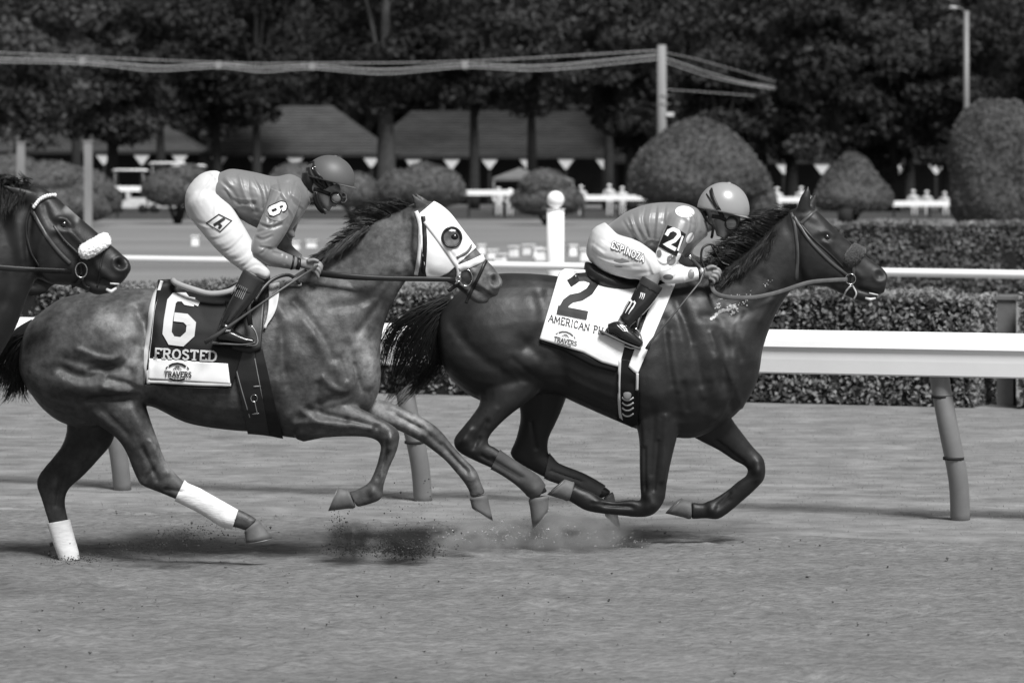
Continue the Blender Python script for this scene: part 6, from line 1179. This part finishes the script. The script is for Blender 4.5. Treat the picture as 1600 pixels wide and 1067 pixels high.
for sg in (-1, 1):
    q = lambda L: [(x, y, r_, w_, dy*-sg) for x, y, r_, w_, dy in L]
    b2_, _m = boot(D2, q([(1018, 444, 18, 16, -.235), (1009, 459, 18, 16, -.25), (998, 476, 16, 14, -.27), (986, 492, 13.5, 12, -.28), (976, 504, 12, 11, -.285)]), q([(950, 514, 8, 8, -.285), (962, 512, 11, 10, -.29), (975, 520, 11.5, 11, -.295), (990, 530, 8.5, 10, -.3), (1003, 538, 5, 7, -.3)]), M['bootm'], j2,
               q([(1020, 440, 18.5, 17, -.235), (1013, 452, 18.5, 17, -.245)]), q([(938, 517, 2.2, 7, -.285), (958, 527, 2.2, 9, -.29), (980, 537, 2.2, 9, -.295), (1001, 545, 2, 7, -.3)]), wrinkles([[(968, 496), (982, 508)], [(962, 502), (976, 514)]], -5, 2.2))
TBo = [bvh(c.data) for c in j2.children if c.name.startswith('boot')]; nb2 = [c for c in j2.children if c.name.startswith('boot')][0]
mb = MB()   # claw marks
for k, (dx, dy) in enumerate(((0, 0), (5.5, 1.5), (11, 3.5))): strip(mb, TBo, [(979+dx, 467+dy), (982+dx*.95, 470+dy), (979+dx, 475+dy), (975+dx*.9, 482+dy), (972+dx*.9, 488+dy*.8)], [3.4, 1.8, 2.6, 1.6, .6], .004, D2-.3, step=1.5, sm=0)
for k in range(3): strip(mb, TBo, [(1002+2.6*k, 457+k*.8), (1001+2.6*k, 462+k), (999+2.6*k, 466+k)], [1.6, 1.2, .5], .004, D2-.3, step=1.5, sm=0)
obj('boot_print', mb, M['bright'], nb2, smooth=False)
for sg in (-1, 1): obj('stirrup_iron', MB().tube(catmull(P([(992, 512, sg*.3), (1000, 522, sg*.3), (1003, 540, sg*.3), (988, 544, sg*.3), (975, 540, sg*.3)], D2), 4), .0045, 8), M['steel'], h2)
for k in range(3): obj('stirrup_leather', MB().tube(P([(1002+2.2*k, 478, -.28), (996+2*k, 500, -.295), (993+2*k, 514, -.3)], D2), .005, 6, flat=(1, .4)), M['grey' if k == 1 else 'leather'], h2)
hm2 = helmet(D2, 1130, 328, 40, 42, 33, math.radians(12), M['helm2'], j2, peak=6)
BH = [bvh(hm2.data), bvh(bj2.data)]
strap('cap_band', BH, [(1110, 294), (1113, 306), (1119, 320), (1125, 332), (1130, 340)], 6, .011, D2-.1, 'black', hm2); strap('cap_band', BH, [(1102, 301), (1112, 315), (1121, 328)], 2.4, .010, D2-.1, 'black', hm2)
garment('helmet_pad', D2, [(circ([(1098, 330, 5, 16), (1101, 340, 6, 17), (1108, 348, 5, 14)]), dict(n=14))], M['black'], hm2, .005, 2)
obj('jaw_strap', MB().tube(catmull(P([(1104, 338, -.072), (1108, 348, -.07), (1114, 353, -.066), (1113, 366, -.05), (1112, 371, -.03)], D2), 4), .0075, 8), M['black'], hm2)
goggles(D2, BH, 1143, 349, 10, j2, [(1112, 338), (1124, 340), (1134, 344)], D2-.058)
obj('whip', MB().tube(P([(1078, 402, -.1), (1100, 424, -.165), (1094, 440, -.22), (1060, 482, -.3), (1016, 534, -.32), (1011, 546, -.32)], D2), [.01, .009, .005, .005, .006, .013], 8), M['brown'], origin=tuple(pt(1090, 430, D2-.18)))
tag(bpy.data.objects['whip.001'], 'riding whip in the right rider\'s hand hanging down the bay horse\'s shoulder', 'whip')
obj('whip_cap', MB().tube([pt(1076, 398, D2-.1), pt(1080, 405, D2-.105)], .014, 10), M['steel'], bpy.data.objects['whip.001'])
# ---------------------------------------------------------------- soil thrown up by the hooves
def puff(name, label, x, y, rx, rz, D, dens, col, seed, ry=.22):
    m = bpy.data.materials.new(name); m.use_nodes = True; N = m.node_tree.nodes; L = m.node_tree.links; N.remove(N['Principled BSDF'])
    v = N.new('ShaderNodeVolumePrincipled'); v.inputs['Color'].default_value = (col, col, col, 1); v.inputs['Anisotropy'].default_value = .2
    def math_(op, a_, b_=None):
        n_ = N.new('ShaderNodeMath'); n_.operation = op
        for i, q_ in enumerate((a_, b_)):
            if q_ is None: continue
            if isinstance(q_, (int, float)): n_.inputs[i].default_value = q_
            else: L.new(q_, n_.inputs[i])
        return n_.outputs[0]
    tc = N.new('ShaderNodeTexCoord'); ln = N.new('ShaderNodeVectorMath'); ln.operation = 'LENGTH'; L.new(tc.outputs['Object'], ln.inputs[0])
    t = N.new('ShaderNodeTexNoise'); t.inputs['Scale'].default_value = 2.2; t.inputs['Detail'].default_value = 4; mp = N.new('ShaderNodeMapping'); mp.inputs['Location'].default_value = (seed*3.1, seed, 0); mp.inputs['Scale'].default_value = (1.5, 1, .8)
    L.new(tc.outputs['Object'], mp.inputs[0]); L.new(mp.outputs[0], t.inputs['Vector'])
    f = math_('POWER', math_('MAXIMUM', math_('SUBTRACT', 1.0, ln.outputs['Value']), 0.0), 1.3)
    nz = math_('MAXIMUM', math_('MULTIPLY', math_('SUBTRACT', t.outputs[0], .36), 4.0), 0.0)
    L.new(math_('MULTIPLY', math_('MULTIPLY', f, nz), dens), v.inputs['Density']); L.new(v.outputs[0], N['Material Output'].inputs['Volume'])
    o = obj(name, MB().sphere((0, 0, 0), 1.0, 20, 12), m); o.location = pt(x, y, D); o.scale = (rx*D/F, ry, rz*D/F); return tag(o, label, 'dust', kind='stuff')
puff('dust_cloud', 'soft pale dust hanging behind the trailing hoof of the leading bay horse', 760, 838, 100, 36, D2-.02, 30, .99, 1, .3)
puff('dust_cloud', 'soft pale dust hanging under the folded forefoot of the leading bay horse', 880, 834, 130, 40, D2-.02, 30, .99, 2, .3)
puff('soil_cloud', 'dark soil cloud thrown up below the grey horse\'s chest', 632, 852, 66, 34, D6-.05, 26, .1, 3)
puff('soil_cloud', 'thin dark soil cloud below the grey horse\'s tucked forefoot', 548, 845, 50, 36, D6-.05, 24, .1, 4)
puff('soil_cloud', 'dark soil cloud between the grey horse\'s bandaged hind legs', 265, 848, 105, 28, D6-.2, 14, .1, 5)
spray('thrown_soil', 'dark soil grains thrown up around the grey horse\'s hooves', M['clod'], [(250, 852, 40, 6, D6, 500, .0008), (290, 838, 30, 9, D6, 220, .0007), (560, 858, 34, 6, D6+.1, 260, .0008), (636, 860, 28, 7, D6+.1, 700, .001), (622, 842, 30, 12, D6+.1, 260, .0008), (530, 830, 10, 18, D6+.1, 120, .0008), (640, 800, 34, 26, D6+.1, 50, .001), (330, 826, 50, 10, D6+.2, 90, .0008), (120, 874, 30, 5, D6, 200, .0008)], 91)
spray('thrown_dust', 'pale dust grains kicked up under the leading bay horse', M['dust'], [(760, 836, 50, 10, D2, 350, .0005), (860, 836, 50, 11, D2, 350, .0005), (950, 842, 34, 8, D2, 150, .0005)], 92)
